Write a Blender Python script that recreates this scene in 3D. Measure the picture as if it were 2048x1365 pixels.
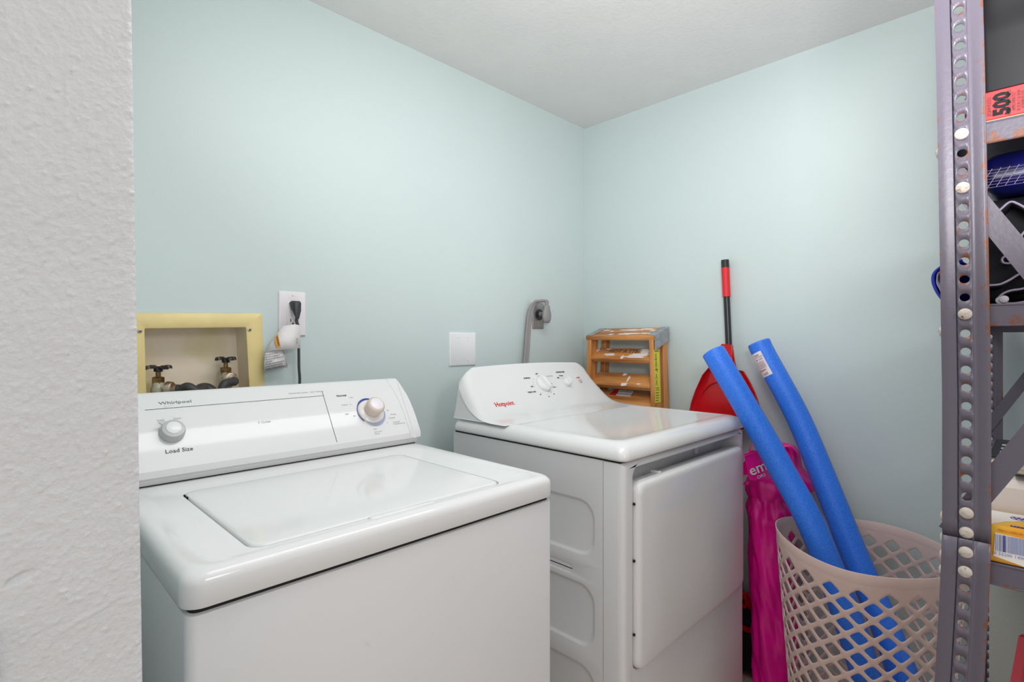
import bpy, bmesh, math, random
from math import sin, cos, pi, sqrt, radians
from mathutils import Vector, Matrix, noise
random.seed(7)
for o in list(bpy.data.objects): bpy.data.objects.remove(o)
SC = bpy.context.scene
COL = SC.collection
# ------------------------------------------------------------------ camera, light, exposure
H = 1.19; S = sqrt(.5); F = 1050.0
CEIL = 2.179; WY = 1.50; WX = 1.98
cam_d = bpy.data.cameras.new('camera'); cam = bpy.data.objects.new('camera', cam_d); COL.objects.link(cam)
cam.location = (0, 0, H); cam.rotation_euler = (radians(90), 0, radians(-45))
cam_d.sensor_width = 36; cam_d.lens = F/2048*36; cam_d.shift_y = -2.5/2048; cam_d.clip_start = .01
SC.camera = cam
w = bpy.data.worlds.new('world'); SC.world = w; w.use_nodes = True
w.node_tree.nodes['Background'].inputs[0].default_value = (1.0, 1.0, 1.0, 1)
w.node_tree.nodes['Background'].inputs[1].default_value = .82
def area(name, loc, aim, sx, sy, power, col=(1, 1, 1)):
    d = bpy.data.lights.new(name, 'AREA'); d.shape = 'RECTANGLE'; d.size = sx; d.size_y = sy
    d.energy = power; d.color = col
    o = bpy.data.objects.new(name, d); COL.objects.link(o); o.location = loc
    o.rotation_euler = (Vector(aim)-Vector(loc)).to_track_quat('-Z', 'Y').to_euler()
    return o
area('ceiling_lamp_light', (.84, .56, CEIL-.03), (.84, .56, 0), 1.16, .38, 8.0, (1, 1, 1))
bf = area('bounce_flash_light', (.25, -.08, 1.50), (1.30, .62, CEIL+.2), .26, .26, 9.5, (1, 1, 1)); bf.data.spread = radians(115)
area('frontal_fill_light', (.35, -1.05, 1.85), (1.0, .8, .8), .40, .40, 6.5, (1, 1, 1))  # added frontal fill for machine fronts and pillar texture, no known lamp here
SC.view_settings.view_transform = 'Standard'; SC.view_settings.look = 'None'
SC.view_settings.gamma = 1; SC.view_settings.use_curve_mapping = False
SC.view_settings.exposure = 0.0

# ------------------------------------------------------------------ helpers
def ray(u, v):
    r = (u-1024)/F; return Vector((S*(1+r), S*(1-r), -(v-680)/F))
CO = Vector((0, 0, H))
def px(u, v, X): d = ray(u, v); return CO + d*(X/d.x)
def py(u, v, Y): d = ray(u, v); return CO + d*(Y/d.y)
def pz(u, v, Z): d = ray(u, v); return CO + d*((Z-H)/d.z)
def pd(u, v, D): return CO + ray(u, v)*D

def srgb(r, g, b):
    f = lambda c: (c/255/12.92) if c/255 <= .04045 else ((c/255+.055)/1.055)**2.4
    return (f(r), f(g), f(b), 1)

def mat(name, col, rough=.5, metal=0, bump=0, bscale=200, mott=0, mscale=8, col2=None, detail=3, coat=0, spec=.5, rampa=.45, rampb=.6, stretch=None, trans=0):
    m = bpy.data.materials.new(name); m.use_nodes = True; nt = m.node_tree
    b = nt.nodes['Principled BSDF']
    b.inputs['Base Color'].default_value = col; b.inputs['Roughness'].default_value = rough
    b.inputs['Metallic'].default_value = metal; b.inputs['Specular IOR Level'].default_value = spec
    if coat: b.inputs['Coat Weight'].default_value = coat; b.inputs['Coat Roughness'].default_value = .06
    tc = nt.nodes.new('ShaderNodeTexCoord'); mp = nt.nodes.new('ShaderNodeMapping')
    nt.links.new(tc.outputs['Object'], mp.inputs['Vector'])
    if stretch: mp.inputs['Scale'].default_value = stretch
    n2 = nt.nodes.new('ShaderNodeTexNoise'); n2.inputs['Scale'].default_value = mscale; n2.inputs['Detail'].default_value = 4
    nt.links.new(mp.outputs[0], n2.inputs['Vector'])
    rp = nt.nodes.new('ShaderNodeValToRGB'); rp.color_ramp.elements[0].position = rampa; rp.color_ramp.elements[1].position = rampb
    c2 = col2 if col2 else tuple(min(1, c*(1+mott)) for c in col[:3])+(1,)
    rp.color_ramp.elements[0].color = col; rp.color_ramp.elements[1].color = c2
    nt.links.new(n2.outputs[0], rp.inputs[0]); nt.links.new(rp.outputs[0], b.inputs['Base Color'])
    if bump:
        n = nt.nodes.new('ShaderNodeTexNoise'); n.inputs['Scale'].default_value = bscale; n.inputs['Detail'].default_value = detail
        bp = nt.nodes.new('ShaderNodeBump'); bp.inputs['Strength'].default_value = min(1, bump); bp.inputs['Distance'].default_value = .001*max(1, bump)
        nt.links.new(mp.outputs[0], n.inputs['Vector']); nt.links.new(n.outputs[0], bp.inputs['Height'])
        nt.links.new(bp.outputs[0], b.inputs['Normal'])
    return m

M = {}
M['teal'] = mat('teal_paint', srgb(202, 215, 214), .42, bump=.25, bscale=160, mott=.02, mscale=1.5, detail=4)
M['ceil'] = mat('ceiling_paint', srgb(226, 225, 224), .9, bump=1.2, bscale=75, mott=.02, detail=5)
M['pillar'] = mat('pillar_paint', srgb(217, 218, 220), .6, bump=1.1, bscale=260, mott=.02, detail=5)
M['floor'] = mat('floor_tile', srgb(198, 178, 156), .4, bump=.2, mott=.1, mscale=5)
M['base'] = mat('baseboard_paint', srgb(225, 222, 220), .4, mott=.02)
M['enamel'] = mat('white_enamel', srgb(226, 226, 226), .10, spec=.34, mott=.01, mscale=3)
M['enamel2'] = mat('white_enamel_side', srgb(222, 222, 223), .28, bump=.05, bscale=500, mott=.01, mscale=3)
M['plastic'] = mat('white_plastic', srgb(230, 230, 230), .22, spec=.35, mott=.01, mscale=3)
M['gap'] = mat('dark_gap', srgb(22, 22, 24), .8)
M['greyk'] = mat('grey_knob', srgb(188, 188, 188), .35)
M['beige'] = mat('beige_knob', srgb(214, 196, 184), .35)
M['skirt'] = mat('knob_skirt', srgb(232, 226, 222), .2)
M['blueink'] = mat('blue_ink', srgb(28, 52, 150), .5)
M['paleink'] = mat('pale_blue_ink', srgb(150, 162, 205), .5)
M['ink'] = mat('black_ink', srgb(60, 62, 66), .6)
M['fink'] = mat('faint_ink', srgb(206, 207, 209), .6)
M['ink2'] = mat('grey_ink', srgb(120, 122, 126), .6)
M['redink'] = mat('red_ink', srgb(214, 30, 38), .5)
M['pinkink'] = mat('soft_red_ink', srgb(196, 130, 134), .6)
M['plate'] = mat('wall_plate_plastic', srgb(232, 226, 230), .3)
M['plate2'] = mat('blank_plate_plastic', srgb(232, 232, 234), .3)
M['yellow'] = mat('cream_yellow_plastic', srgb(236, 214, 150), .45, mott=-.08, mscale=9)
M['cream'] = mat('cream_box_inside', srgb(240, 226, 204), .5, bump=.1, col2=srgb(220, 204, 146), mscale=7, rampa=.5, rampb=.72)
M['brass'] = mat('aged_brass', srgb(150, 118, 72), .45, metal=.7, bump=.4, bscale=150, col2=srgb(92, 72, 44), mscale=40)
M['valve'] = mat('tarnished_valve', srgb(196, 188, 166), .5, metal=.35, bump=.8, bscale=130, col2=srgb(110, 130, 98), mscale=45)
M['nickel'] = mat('worn_nickel', srgb(205, 190, 172), .35, metal=.6, bump=.3, bscale=120, col2=srgb(140, 112, 84), mscale=50)
M['blkpaint'] = mat('black_handle', srgb(38, 32, 34), .35, bump=.4, bscale=180)
M['rubber'] = mat('black_rubber', srgb(58, 56, 58), .55, bump=.1, mott=.2, mscale=80)
M['plug'] = mat('black_plug', srgb(52, 53, 56), .5)
M['gcord'] = mat('grey_cord', srgb(148, 144, 144), .5)
M['gplate'] = mat('grey_metal_plate', srgb(152, 148, 148), .35, metal=.3)
M['steel'] = mat('screw_steel', srgb(170, 165, 160), .35, metal=.8)
M['paper'] = mat('white_paper', srgb(232, 228, 228), .6, mott=-.05, mscale=30)
M['orange'] = mat('orange_print', srgb(214, 152, 60), .6)
M['wood'] = mat('ladder_wood', srgb(212, 146, 82), .45, bump=.3, bscale=90, col2=srgb(150, 86, 38), mscale=30, stretch=(1, .12, 1), rampa=.42, rampb=.75)
M['woodv'] = mat('ladder_wood_rail', srgb(214, 148, 84), .45, bump=.3, bscale=90, col2=srgb(150, 86, 38), mscale=34, stretch=(1, 1, .1), rampa=.42, rampb=.75)
M['galv'] = mat('galvanised_sheet', srgb(176, 178, 182), .42, metal=.5, bump=.4, bscale=120, mott=-.2, mscale=40)
M['whitepaint'] = mat('dried_paint', srgb(236, 228, 224), .6, bump=.5)
M['ylabel'] = mat('yellow_label', srgb(232, 226, 60), .4)
M['red'] = mat('red_plastic', srgb(206, 14, 24), .25, coat=.2, spec=.4)
M['redgrip'] = mat('red_grip', srgb(222, 40, 52), .5, bump=.3, bscale=600)
M['blk'] = mat('black_plastic', srgb(40, 40, 44), .3)
M['pink'] = mat('pink_nylon', srgb(238, 18, 152), .28, bump=.6, bscale=45, mott=-.12, mscale=12)
M['pink2'] = mat('pink_trim', srgb(236, 70, 150), .4)
M['foam'] = mat('blue_foam', srgb(26, 108, 232), .36, bump=.9, bscale=420, col2=srgb(66, 138, 244), mscale=420, detail=2, rampa=.4, rampb=.65)
M['taupe'] = mat('taupe_plastic', srgb(212, 188, 180), .45, bump=.15, bscale=700, mott=.02)
M['cloth'] = mat('bristles', srgb(16, 16, 18), .8, bump=.5)
M['black'] = mat('black_material', srgb(14, 13, 17), .4, mott=.5, mscale=10)
M['navy'] = mat('navy_plastic', srgb(18, 20, 96), .3, bump=.3, bscale=60, mott=-.6, mscale=14)
M['mesh'] = mat('dark_mesh', srgb(28, 26, 48), .5, bump=.5, bscale=300, mott=1.0, mscale=60)
M['bluefab'] = mat('blue_fabric', srgb(30, 44, 168), .6, bump=.3, bscale=400)
M['lav'] = mat('lavender_trim', srgb(172, 160, 184), .7)
M['darkfab'] = mat('black_fabric', srgb(18, 16, 26), .7, bump=.3, bscale=300)
M['redcard'] = mat('red_card', srgb(222, 52, 56), .45)
M['creamcard'] = mat('cream_card', srgb(232, 206, 160), .6)
M['bag'] = mat('kraft_white_paper', srgb(234, 222, 214), .6, bump=.5, bscale=25, mott=-.06, mscale=12)
M['obox'] = mat('orange_card', srgb(246, 166, 36), .4, col2=srgb(250, 196, 60), mscale=9)
M['owhite'] = mat('white_print', srgb(242, 236, 228), .45)
M['pages'] = mat('page_edges', srgb(206, 196, 180), .7, bump=.8, bscale=120, mott=-.3, mscale=160, stretch=(.1, .1, 3))
M['redcloth'] = mat('red_cloth', srgb(206, 70, 86), .5, mott=-.1, mscale=10)
M['panel'] = mat('grey_green_panel', srgb(158, 164, 160), .6, bump=.3, bscale=200)
M['boltw'] = mat('painted_bolt', srgb(200, 189, 180), .5, bump=.5, bscale=200, col2=srgb(140, 104, 84), mscale=170, rampa=.6, rampb=.72)

def shelf_mat():
    m = mat('rusty_grey_paint', srgb(100, 94, 107), .38, bump=.25, bscale=150, metal=.1)
    nt = m.node_tree; b = nt.nodes['Principled BSDF']
    tc = nt.nodes.new('ShaderNodeTexCoord')
    n1 = nt.nodes.new('ShaderNodeTexNoise'); n1.inputs['Scale'].default_value = 55; n1.inputs['Detail'].default_value = 8; n1.inputs['Roughness'].default_value = .7
    nt.links.new(tc.outputs['Object'], n1.inputs['Vector'])
    n0 = nt.nodes.new('ShaderNodeTexNoise'); n0.inputs['Scale'].default_value = 6; n0.inputs['Detail'].default_value = 3
    nt.links.new(tc.outputs['Object'], n0.inputs['Vector'])
    at = nt.nodes.new('ShaderNodeAttribute'); at.attribute_name = 'wear'
    a1 = nt.nodes.new('ShaderNodeMath'); a1.operation = 'MULTIPLY_ADD'; a1.inputs[1].default_value = .22
    nt.links.new(at.outputs['Fac'], a1.inputs[0]); nt.links.new(n1.outputs[0], a1.inputs[2])
    a2 = nt.nodes.new('ShaderNodeMath'); a2.operation = 'MULTIPLY_ADD'; a2.inputs[1].default_value = .35
    nt.links.new(n0.outputs[0], a2.inputs[0]); nt.links.new(a1.outputs[0], a2.inputs[2])
    r = nt.nodes.new('ShaderNodeValToRGB'); r.color_ramp.elements[0].position = .855; r.color_ramp.elements[1].position = .885
    r.color_ramp.elements[0].color = (0, 0, 0, 1); r.color_ramp.elements[1].color = (1, 1, 1, 1)
    nt.links.new(a2.outputs[0], r.inputs[0])
    mx = nt.nodes.new('ShaderNodeMix'); mx.data_type = 'RGBA'
    old = b.inputs['Base Color'].links[0].from_socket
    nt.links.new(r.outputs[0], mx.inputs[0]); nt.links.new(old, mx.inputs[6]); mx.inputs[7].default_value = srgb(122, 78, 60)
    nt.links.new(mx.outputs[2], b.inputs['Base Color'])
    return m
M['shelf'] = shelf_mat()

def T(o, label=None, cat=None, group=None, kind=None):
    if label: o['label'] = label
    if cat: o['category'] = cat
    if group: o['group'] = group
    if kind: o['kind'] = kind
    return o
def thing(name, loc, label, cat, group=None):
    o = bpy.data.objects.new(name, None); COL.objects.link(o); o.location = loc; o.empty_display_size = .05
    return T(o, label, cat, group)
def wloc(o):
    v = Vector((0, 0, 0))
    while o: v += o.location; o = o.parent
    return v
def obj(name, bm, m, parent=None, label=None, smooth=35, cat=None, group=None, kind=None, origin=None):
    """bm in world coordinates -> one mesh object"""
    if isinstance(bm, bpy.types.Mesh): me = bm
    else:
        bmesh.ops.remove_doubles(bm, verts=bm.verts, dist=1e-6)
        bmesh.ops.recalc_face_normals(bm, faces=bm.faces)
        me = bpy.data.meshes.new(name); bm.to_mesh(me); bm.free()
    off = wloc(parent) if parent else Vector(origin) if origin else Vector((0, 0, 0))
    me.transform(Matrix.Translation(-off))
    if smooth:
        me.shade_smooth(); me.set_sharp_from_angle(angle=radians(smooth))
    ms = m if isinstance(m, (list, tuple)) else [m]
    for k in ms: me.materials.append(M[k] if isinstance(k, str) else k)
    o = bpy.data.objects.new(name, me); COL.objects.link(o)
    if parent: o.parent = parent
    elif origin: o.location = origin
    T(o, label, cat, group, kind)
    return o
def BM(): return bmesh.new()
def box(bm, a, b, bev=0, seg=3):
    a, b = Vector(a), Vector(b); t = bmesh.new()
    bmesh.ops.create_cube(t, size=1)
    for v in t.verts: v.co = Vector([a[i] + (v.co[i]+.5)*(b[i]-a[i]) for i in range(3)])
    if bev: bmesh.ops.bevel(t, geom=list(t.edges), offset=bev, segments=seg, affect='EDGES', profile=.5)
    me = bpy.data.meshes.new('t'); t.to_mesh(me); t.free(); bm.from_mesh(me); bpy.data.meshes.remove(me); return bm
def loops(bm, L, cap0=False, cap1=False, closed=True, mi=0):
    vs = [[bm.verts.new(p) for p in l] for l in L]; n = len(vs[0])
    for a, b in zip(vs, vs[1:]):
        for i in range(n if closed else n-1):
            j = (i+1) % n
            f = bm.faces.new((a[i], a[j], b[j], b[i])); f.material_index = mi
    if cap0: bm.faces.new(vs[0][::-1]).material_index = mi
    if cap1: bm.faces.new(vs[-1]).material_index = mi
    return vs
def rr(x0, x1, y0, y1, r, n=6):
    """rounded rectangle outline in 2D, 4*(n+1) points"""
    P = []
    for cx, cy, a0 in ((x1-r, y1-r, 0), (x0+r, y1-r, 90), (x0+r, y0+r, 180), (x1-r, y0+r, 270)):
        for k in range(n+1):
            a = radians(a0+90*k/n); P.append((cx+r*cos(a), cy+r*sin(a)))
    return P
def prism(bm, pts, d):
    """closed planar polygon pts (3D) extruded by vector d"""
    d = Vector(d); a = [bm.verts.new(Vector(p)) for p in pts]; b = [bm.verts.new(Vector(p)+d) for p in pts]
    n = len(a)
    for i in range(n): bm.faces.new((a[i], a[(i+1) % n], b[(i+1) % n], b[i]))
    bm.faces.new(a[::-1]); bm.faces.new(b); return bm
def basis(n, up=(0, 0, 1)):
    n = Vector(n).normalized(); u = Vector(up)
    if abs(n.dot(u)) > .98: u = Vector((1, 0, 0))
    x = u.cross(n).normalized(); y = n.cross(x); return x, y, n
def lathe(bm, c, axis, prof, seg=24, up=(0, 0, 1), sx=1, sy=1, cap=True):
    x, y, n = basis(axis, up); c = Vector(c)
    L = [[c + n*h + x*(r*sx*cos(2*pi*i/seg)) + y*(r*sy*sin(2*pi*i/seg)) for i in range(seg)] for r, h in prof]
    loops(bm, L, cap, cap); return bm
def smoothpath(P, k=6):
    P = [Vector(p) for p in P]; out = []
    Q = [2*P[0]-P[1]] + P + [2*P[-1]-P[-2]]
    for i in range(1, len(Q)-2):
        a, b, c, d = Q[i-1:i+3]
        for j in range(k):
            t = j/k
            out.append(.5*((2*b)+(c-a)*t+(2*a-5*b+4*c-d)*t*t+(3*b-a-3*c+d)*t*t*t))
    out.append(P[-1]); return out
def tube(bm, P, r, seg=12, cap=True, sx=1, sy=1, up=(0, 0, 1)):
    P = [Vector(p) for p in P]; L = []; px_ = None
    for i, p in enumerate(P):
        t = (P[min(i+1, len(P)-1)]-P[max(i-1, 0)]).normalized()
        if px_ is None: x, y, _ = basis(t, up)
        else:
            x = (px_ - t*px_.dot(t)).normalized(); y = t.cross(x)
        px_ = x; rad = r(i/(len(P)-1)) if callable(r) else r
        L.append([p + x*(rad*sx*cos(2*pi*k/seg)) + y*(rad*sy*sin(2*pi*k/seg)) for k in range(seg)])
    loops(bm, L, cap, cap); return bm
def text(s, size, org, xd, yd, m, parent, name='lettering', align='LEFT', ext=.0003, bold=0, sx=1, shear=0, label=None, merge=None):
    c = bpy.data.curves.new('t', 'FONT'); c.body = s; c.size = size; c.align_x = align; c.align_y = 'CENTER'
    c.extrude = ext; c.offset = bold; c.resolution_u = 2; c.shear = shear
    o = bpy.data.objects.new('t', c); COL.objects.link(o)
    dg = bpy.context.evaluated_depsgraph_get(); me = bpy.data.meshes.new_from_object(o.evaluated_get(dg))
    bpy.data.objects.remove(o); bpy.data.curves.remove(c)
    xd = Vector(xd).normalized(); yd = Vector(yd).normalized(); zd = xd.cross(yd).normalized(); yd = zd.cross(xd)
    mt = Matrix.Translation(Vector(org)) @ Matrix(((xd.x*sx, yd.x, zd.x, 0), (xd.y*sx, yd.y, zd.y, 0), (xd.z*sx, yd.z, zd.z, 0), (0, 0, 0, 1)))
    me.transform(mt); me.materials.clear()
    if merge is not None:
        merge.from_mesh(me); bpy.data.meshes.remove(me); return None
    me.name = name
    return obj(name, me, m, parent, label, smooth=0)
def solid(o, t, off=-1):
    md = o.modifiers.new('s', 'SOLIDIFY'); md.thickness = t; md.offset = off; return o
def subd(o, n=1):
    md = o.modifiers.new('u', 'SUBSURF'); md.levels = n; md.render_levels = n; return o

# ------------------------------------------------------------------ setting
b = BM()
# back wall with an opening for the washer outlet box
O = [(0.03, 0), (WX, 0), (WX, CEIL), (0.03, CEIL)]
uTL, uTR, uBR, uBL = py(286, 655, WY), py(494, 653, WY), py(501, 835, WY), py(291, 850, WY)
I_ = [(uBL.x, uBL.z), (uBR.x, uBR.z), (uTR.x, uTR.z), (uTL.x, uTL.z)]
loops(b, [[(x, WY, z) for x, z in I_], [(x, WY, z) for x, z in O]])
obj('wall_back', b, 'teal', kind='structure', smooth=0)
b = BM(); box(b, (WX, -2.2, 0), (WX+.1, WY+.1, CEIL)); obj('wall_right', b, 'teal', kind='structure', smooth=0)
b = BM(); box(b, (-.03, .62, 0), (.03, WY+.1, CEIL)); obj('wall_left', b, 'teal', kind='structure', smooth=0)
b = BM(); box(b, (-2.2, -2.2, CEIL), (WX+.1, WY+.1, CEIL+.1)); obj('ceiling', b, 'ceil', kind='structure', smooth=0)
b = BM(); box(b, (-2.2, -2.2, -.1), (WX+.1, WY+.1, 0)); obj('floor', b, 'floor', kind='structure', smooth=0)
b = BM(); box(b, (WX-.012, -2.2, 0), (WX, WY, .09), .003, 2); obj('baseboard_right', b, 'base', kind='structure')
b = BM(); box(b, (.03, WY-.012, 0), (WX-.012, WY, .09), .003, 2); obj('baseboard_back', b, 'base', kind='structure')

# wall_front: the rough, thickly painted wall end close to the camera (its edge leans a little)
def pillar():
    b = BM(); nx, nz = 110, 560
    zs = [.80 + (1.60-.80)*j/nz for j in range(nz+1)]; x0 = -.03
    edge = lambda z: .0869 - (z-.923)*.0133
    creases = []
    rnd = random.Random(3)
    for k in range(26):
        c = (rnd.uniform(.005, .08), rnd.uniform(.85, 1.5)); a = rnd.choice([0, 0, .15, 1.57, 1.5, -.2]); l = rnd.uniform(.008, .035)
        creases.append((c, a, l, rnd.uniform(.0001, .00035)))
    creases += [((.0375, 1.02), 1.45, .03, .0004), ((.055, .985), .35, .05, .0005), ((.0405, 1.002), 2.1, .02, .0006), ((.041, 1.36), 1.57, .09, .0003), ((.041, 1.18), 1.57, .1, .0002), ((.066, 1.30), 1.57, .12, .00025), ((.066, 1.1), 1.57, .15, .00015)]
    KA = 1.2
    V = []
    cc = py(42, 1157, .5)
    for z in zs:
        row = []
        for i in range(nx+1):
            x = x0 + (edge(z)-x0)*i/nx
            p = Vector((x*1.0, 0, z))
            d = .00035*noise.noise(Vector((x*170, 3, z*120))) + .00045*abs(noise.noise(Vector((x*330, 9, z*260)))) + .0006*noise.noise(Vector((x*30, 5, z*18)))
            t = noise.noise(Vector((x*260, 1, z*320)))
            if t > .28: d += (t-.28)*.0018
            d *= KA
            for (cx, cz), a, l, hgt in creases:
                dx, dz = x-cx, z-cz; s_ = dx*cos(a)+dz*sin(a); q = -dx*sin(a)+dz*cos(a) + .0006*sin(s_*300)
                if abs(s_) < l/2 and abs(q) < .0016: d += 1.5*hgt*(1-abs(q)/.0016)*(1-abs(2*s_/l)**4)
            s_ = ((x-cc.x)*cos(.32)+(z-cc.z)*sin(.32))/.0085; q = (-(x-cc.x)*sin(.32)+(z-cc.z)*cos(.32))/.0030
            if s_*s_+q*q < 1: d -= .0042*(1-s_*s_-q*q)**.35*(.65+.35*q)
            e = (edge(z)-x)
            if e < .004: d -= (.004-e)**2*60
            row.append(b.verts.new((x, .5-d, z)))
        V.append(row)
    for j in range(nz):
        for i in range(nx): b.faces.new((V[j][i], V[j][i+1], V[j+1][i+1], V[j+1][i]))
    # rest of the wall end
    for j in range(nz):
        a, c = V[j][nx].co, V[j+1][nx].co
        b.faces.new([b.verts.new(p) for p in ((a.x, a.y, a.z), (a.x, .62, a.z), (c.x, .62, c.z), (c.x, c.y, c.z))])
    for za, zb in ((0, .8), (1.6, CEIL)):
        q = [(-2.2, .5, za), (edge(za), .5, za), (edge(za), .62, za), (-2.2, .62, za)]
        q2 = [(-2.2, .5, zb), (edge(zb), .5, zb), (edge(zb), .62, zb), (-2.2, .62, zb)]
        loops(b, [q, q2])
    loops(b, [[(-2.2, .5, .8), (x0, .5, .8)], [(-2.2, .5, 1.6), (x0, .5, 1.6)]], closed=False)
    loops(b, [[(-2.2, .62, .8), (edge(.8), .62, .8)], [(-2.2, .62, 1.6), (edge(1.6), .62, 1.6)]], closed=False)
    obj('wall_front', b, 'pillar', kind='structure', smooth=180)
pillar()
b = BM(); box(b, (-.05, .488, .80), (.0055, .4995, .992), .002, 2); obj('trim_1', b, 'base', kind='structure')

# ------------------------------------------------------------------ washing machine
def washer():
    X0, X1, Y0, Y1 = .164, .843, .714, 1.335; ZL, ZT = .863, .907
    t = thing('washing_machine', ((X0+X1)/2, 1.02, 0), 'white top-loading washing machine with a beige dial, nearest the painted wall end', 'washing machine')
    # cabinet
    b = BM(); P = lambda x0, x1, y0, y1, r, z: [(x, y, z) for x, y in rr(x0, x1, y0, y1, r, 5)]
    c0, c1, d0, d1 = X0+.004, X1-.004, Y0+.004, Y1
    loops(b, [P(c0, c1, d0, d1, .014, .02), P(c0, c1, d0, d1, .014, ZL-.012), P(c0+.001, c1-.001, d0+.001, d1-.001, .014, ZL-.008), P(c0+.005, c1-.005, d0+.005, d1-.005, .014, ZL-.0065)], True, True)
    obj('cabinet', b, 'enamel2', t)
    b = BM(); loops(b, [P(c0+.0055, c1-.0055, d0+.0055, d1-.0055, .012, ZL-.012), P(c0+.0055, c1-.0055, d0+.0055, d1-.0055, .012, ZL+.001)], True, True)
    obj('seal', b, 'gap', t, 'dark gap under the lid deck')
    for x in (X0+.05, X1-.05):
        for y in (Y0+.06, Y1-.06):
            b = BM(); lathe(b, (x, y, 0), (0, 0, 1), [(.02, 0), (.02, .02)], 12); obj('foot', b, 'gap', t)
    # top deck with lid opening
    lx0, lx1, ly0, ly1 = .256, .725, .755, 1.122
    b = BM(); n = 6
    def Q(ins, z, r): return [(x, y, z) for x, y in rr(X0+ins, X1-ins, Y0+ins, Y1-.02-ins*.2, r, n)]
    def Lq(g, z, r):
        return [(x, y, z) for x, y in rr(lx0-g, lx1+g, ly0-g, ly1+g, r, n)]
    lp = [Q(.004, ZL, .022), Q(.001, ZL+.001, .024), Q(0, ZL+.004, .025), Q(0, ZT-.016, .025), Q(.0015, ZT-.009, .025), Q(.0055, ZT-.004, .026), Q(.011, ZT-.0012, .026), Q(.018, ZT, .026),
          [(x, y, ZT) for x, y in rr(.205, .790, .738, 1.16, .03, n)], [(x, y, ZT-.0016) for x, y in rr(.209, .786, .742, 1.156, .03, n)],
          Lq(.006, ZT-.0016, .026), Lq(.0035, ZT-.0022, .024), Lq(.002, ZT-.006, .022), Lq(.002, ZT-.02, .022)]
    loops(b, lp, True, True)
    obj('top_deck', b, 'enamel', t, 'white enamelled deck around the lid', smooth=50)
    b = BM()
    def LL(i, z, r):
        out = []
        for x, y in rr(lx0+i, lx1-i, ly0+i, ly1-i, r, n): out.append((x, y, z))
        return out
    loops(b, [LL(.001, ZT-.015, .02), LL(.0, ZT-.005, .02), LL(.001, ZT-.002, .02), LL(.004, ZT-.0003, .02), LL(.008, ZT, .02), LL(.04, ZT+.0006, .02)], True, True)
    box(b, (.43, ly0-.011, ZT-.006), (.555, ly0+.004, ZT-.0004), .0035, 3)
    obj('lid', b, 'enamel', t, 'flush white lid', smooth=50)
    for k in range(2):
        b = BM(); box(b, (.2545, 1.098-.016*k, ZT-.008), (.257, 1.106-.016*k, ZT-.001), .0005, 1); obj('hinge', b, 'gap', t)
    b = BM(); box(b, (X0+.01, 1.2075, ZT-.001), (X1-.012, 1.30, ZT+.0035)); obj('seal', b, 'gap', t, 'dark joint under the console')
    # control console
    prof = [(1.2055, .9095), (1.200, .920), (1.1905, .9255), (1.190, .939), (1.202, .960), (1.214, .980), (1.2285, 1.001), (1.2435, 1.0203), (1.258, 1.0350), (1.273, 1.048), (1.293, 1.064), (1.308, 1.0745), (1.316, 1.0785), (1.325, 1.078), (1.332, 1.070), (1.335, 1.05), (1.335, .9095)]
    def ext(b, xa, xb, sh=0.0, cap=True, sub=1):
        c = Vector((0, 1.27, .98))
        L = []
        for k in range(sub+1):
            x = xa+(xb-xa)*k/sub
            L.append([(x, y, z) for y, z in prof])
        loops(b, L, cap, cap)
    b = BM(); ext(b, X0+.026, .803); obj('console', b, 'enamel', t, 'sloping control console', smooth=30)
    for xa, xb, nm in ((.8036, .838, 1), (X0-.002+.006, X0+.0255, -1)):
        b = BM(); L = []
        cy = 1.28; cz = .96
        steps = [(0, 0), (.72, .0), (.88, .004), (.97, .012), (1, .02)]
        for s_, ins in steps:
            x = (xa + (xb-xa)*s_) if nm > 0 else (xb - (xb-xa)*s_)
            row = []
            for y, z in prof:
                k = 1 - ins*2.2
                row.append((x, cy+(y-cy)*(1-ins*.5), max(.9095, cz+(z-cz)*(1-ins*.35)) if z > .93 else z))
            L.append(row)
        loops(b, L, True, True); obj('console_end_cap', b, 'enamel', t, smooth=40)
    def hit(u, v, lift=0.0005):
        d = ray(u, v)
        for (ya, za), (yb, zb) in zip(prof[3:13], prof[4:14]):
            den = d.y*(zb-za)-d.z*(yb-ya)
            k = (ya*(zb-za)-(za-H)*(yb-ya))/den; p = CO+d*k
            if min(ya, yb)-1e-5 <= p.y <= max(ya, yb)+1e-5 and k > 0:
                tg = Vector((0, yb-ya, zb-za)).normalized(); nn = Vector((1, 0, 0)).cross(tg); return p+nn*lift, tg, nn
        tg = Vector((0, .6, .8)); return p, tg, Vector((0, -.8, .6))
    XD = Vector((1, 0, 0))
    def wt(s, u, v, size, m='ink', align='LEFT', **k):
        p, tg, nn = hit(u, v); return text(s, size, p, XD, tg, m, t, align=align, **k)
    wt('Whirlpool', 317, 808, .0115, 'ink2', sx=1.25, label='grey maker name in serif letters')
    def ring(b, c, x, y, r0, r1, a0, a1, n=24, lift=Vector((0, 0, 0)), ry=1):
        L = []
        for k in range(n+1):
            a = radians(a0+(a1-a0)*k/n); q0 = r0(k/n) if callable(r0) else r0; q1 = r1(k/n) if callable(r1) else r1
            L.append([c+x*(q0*cos(a))+y*(q0*ry*sin(a))+lift, c+x*(q1*cos(a))+y*(q1*ry*sin(a))+lift])
        loops(b, L, closed=False)
    p, tg, nn = hit(341, 808); b = BM()
    x_ = (XD*.8+tg*.6).normalized(); y_ = nn.cross(x_)
    ring(b, p, x_, y_, .0145, .0148, 20, 330, 30, nn*.0003, ry=.35)
    obj('logo_swoosh', b, 'ink', t, smooth=0)
    wt('Load Size', 330, 905, .0115, 'ink', sx=1.1)
    wt('Small', 314, 842, .0062, 'fink'); wt('Super', 347, 838, .0062, 'fink')
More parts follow.
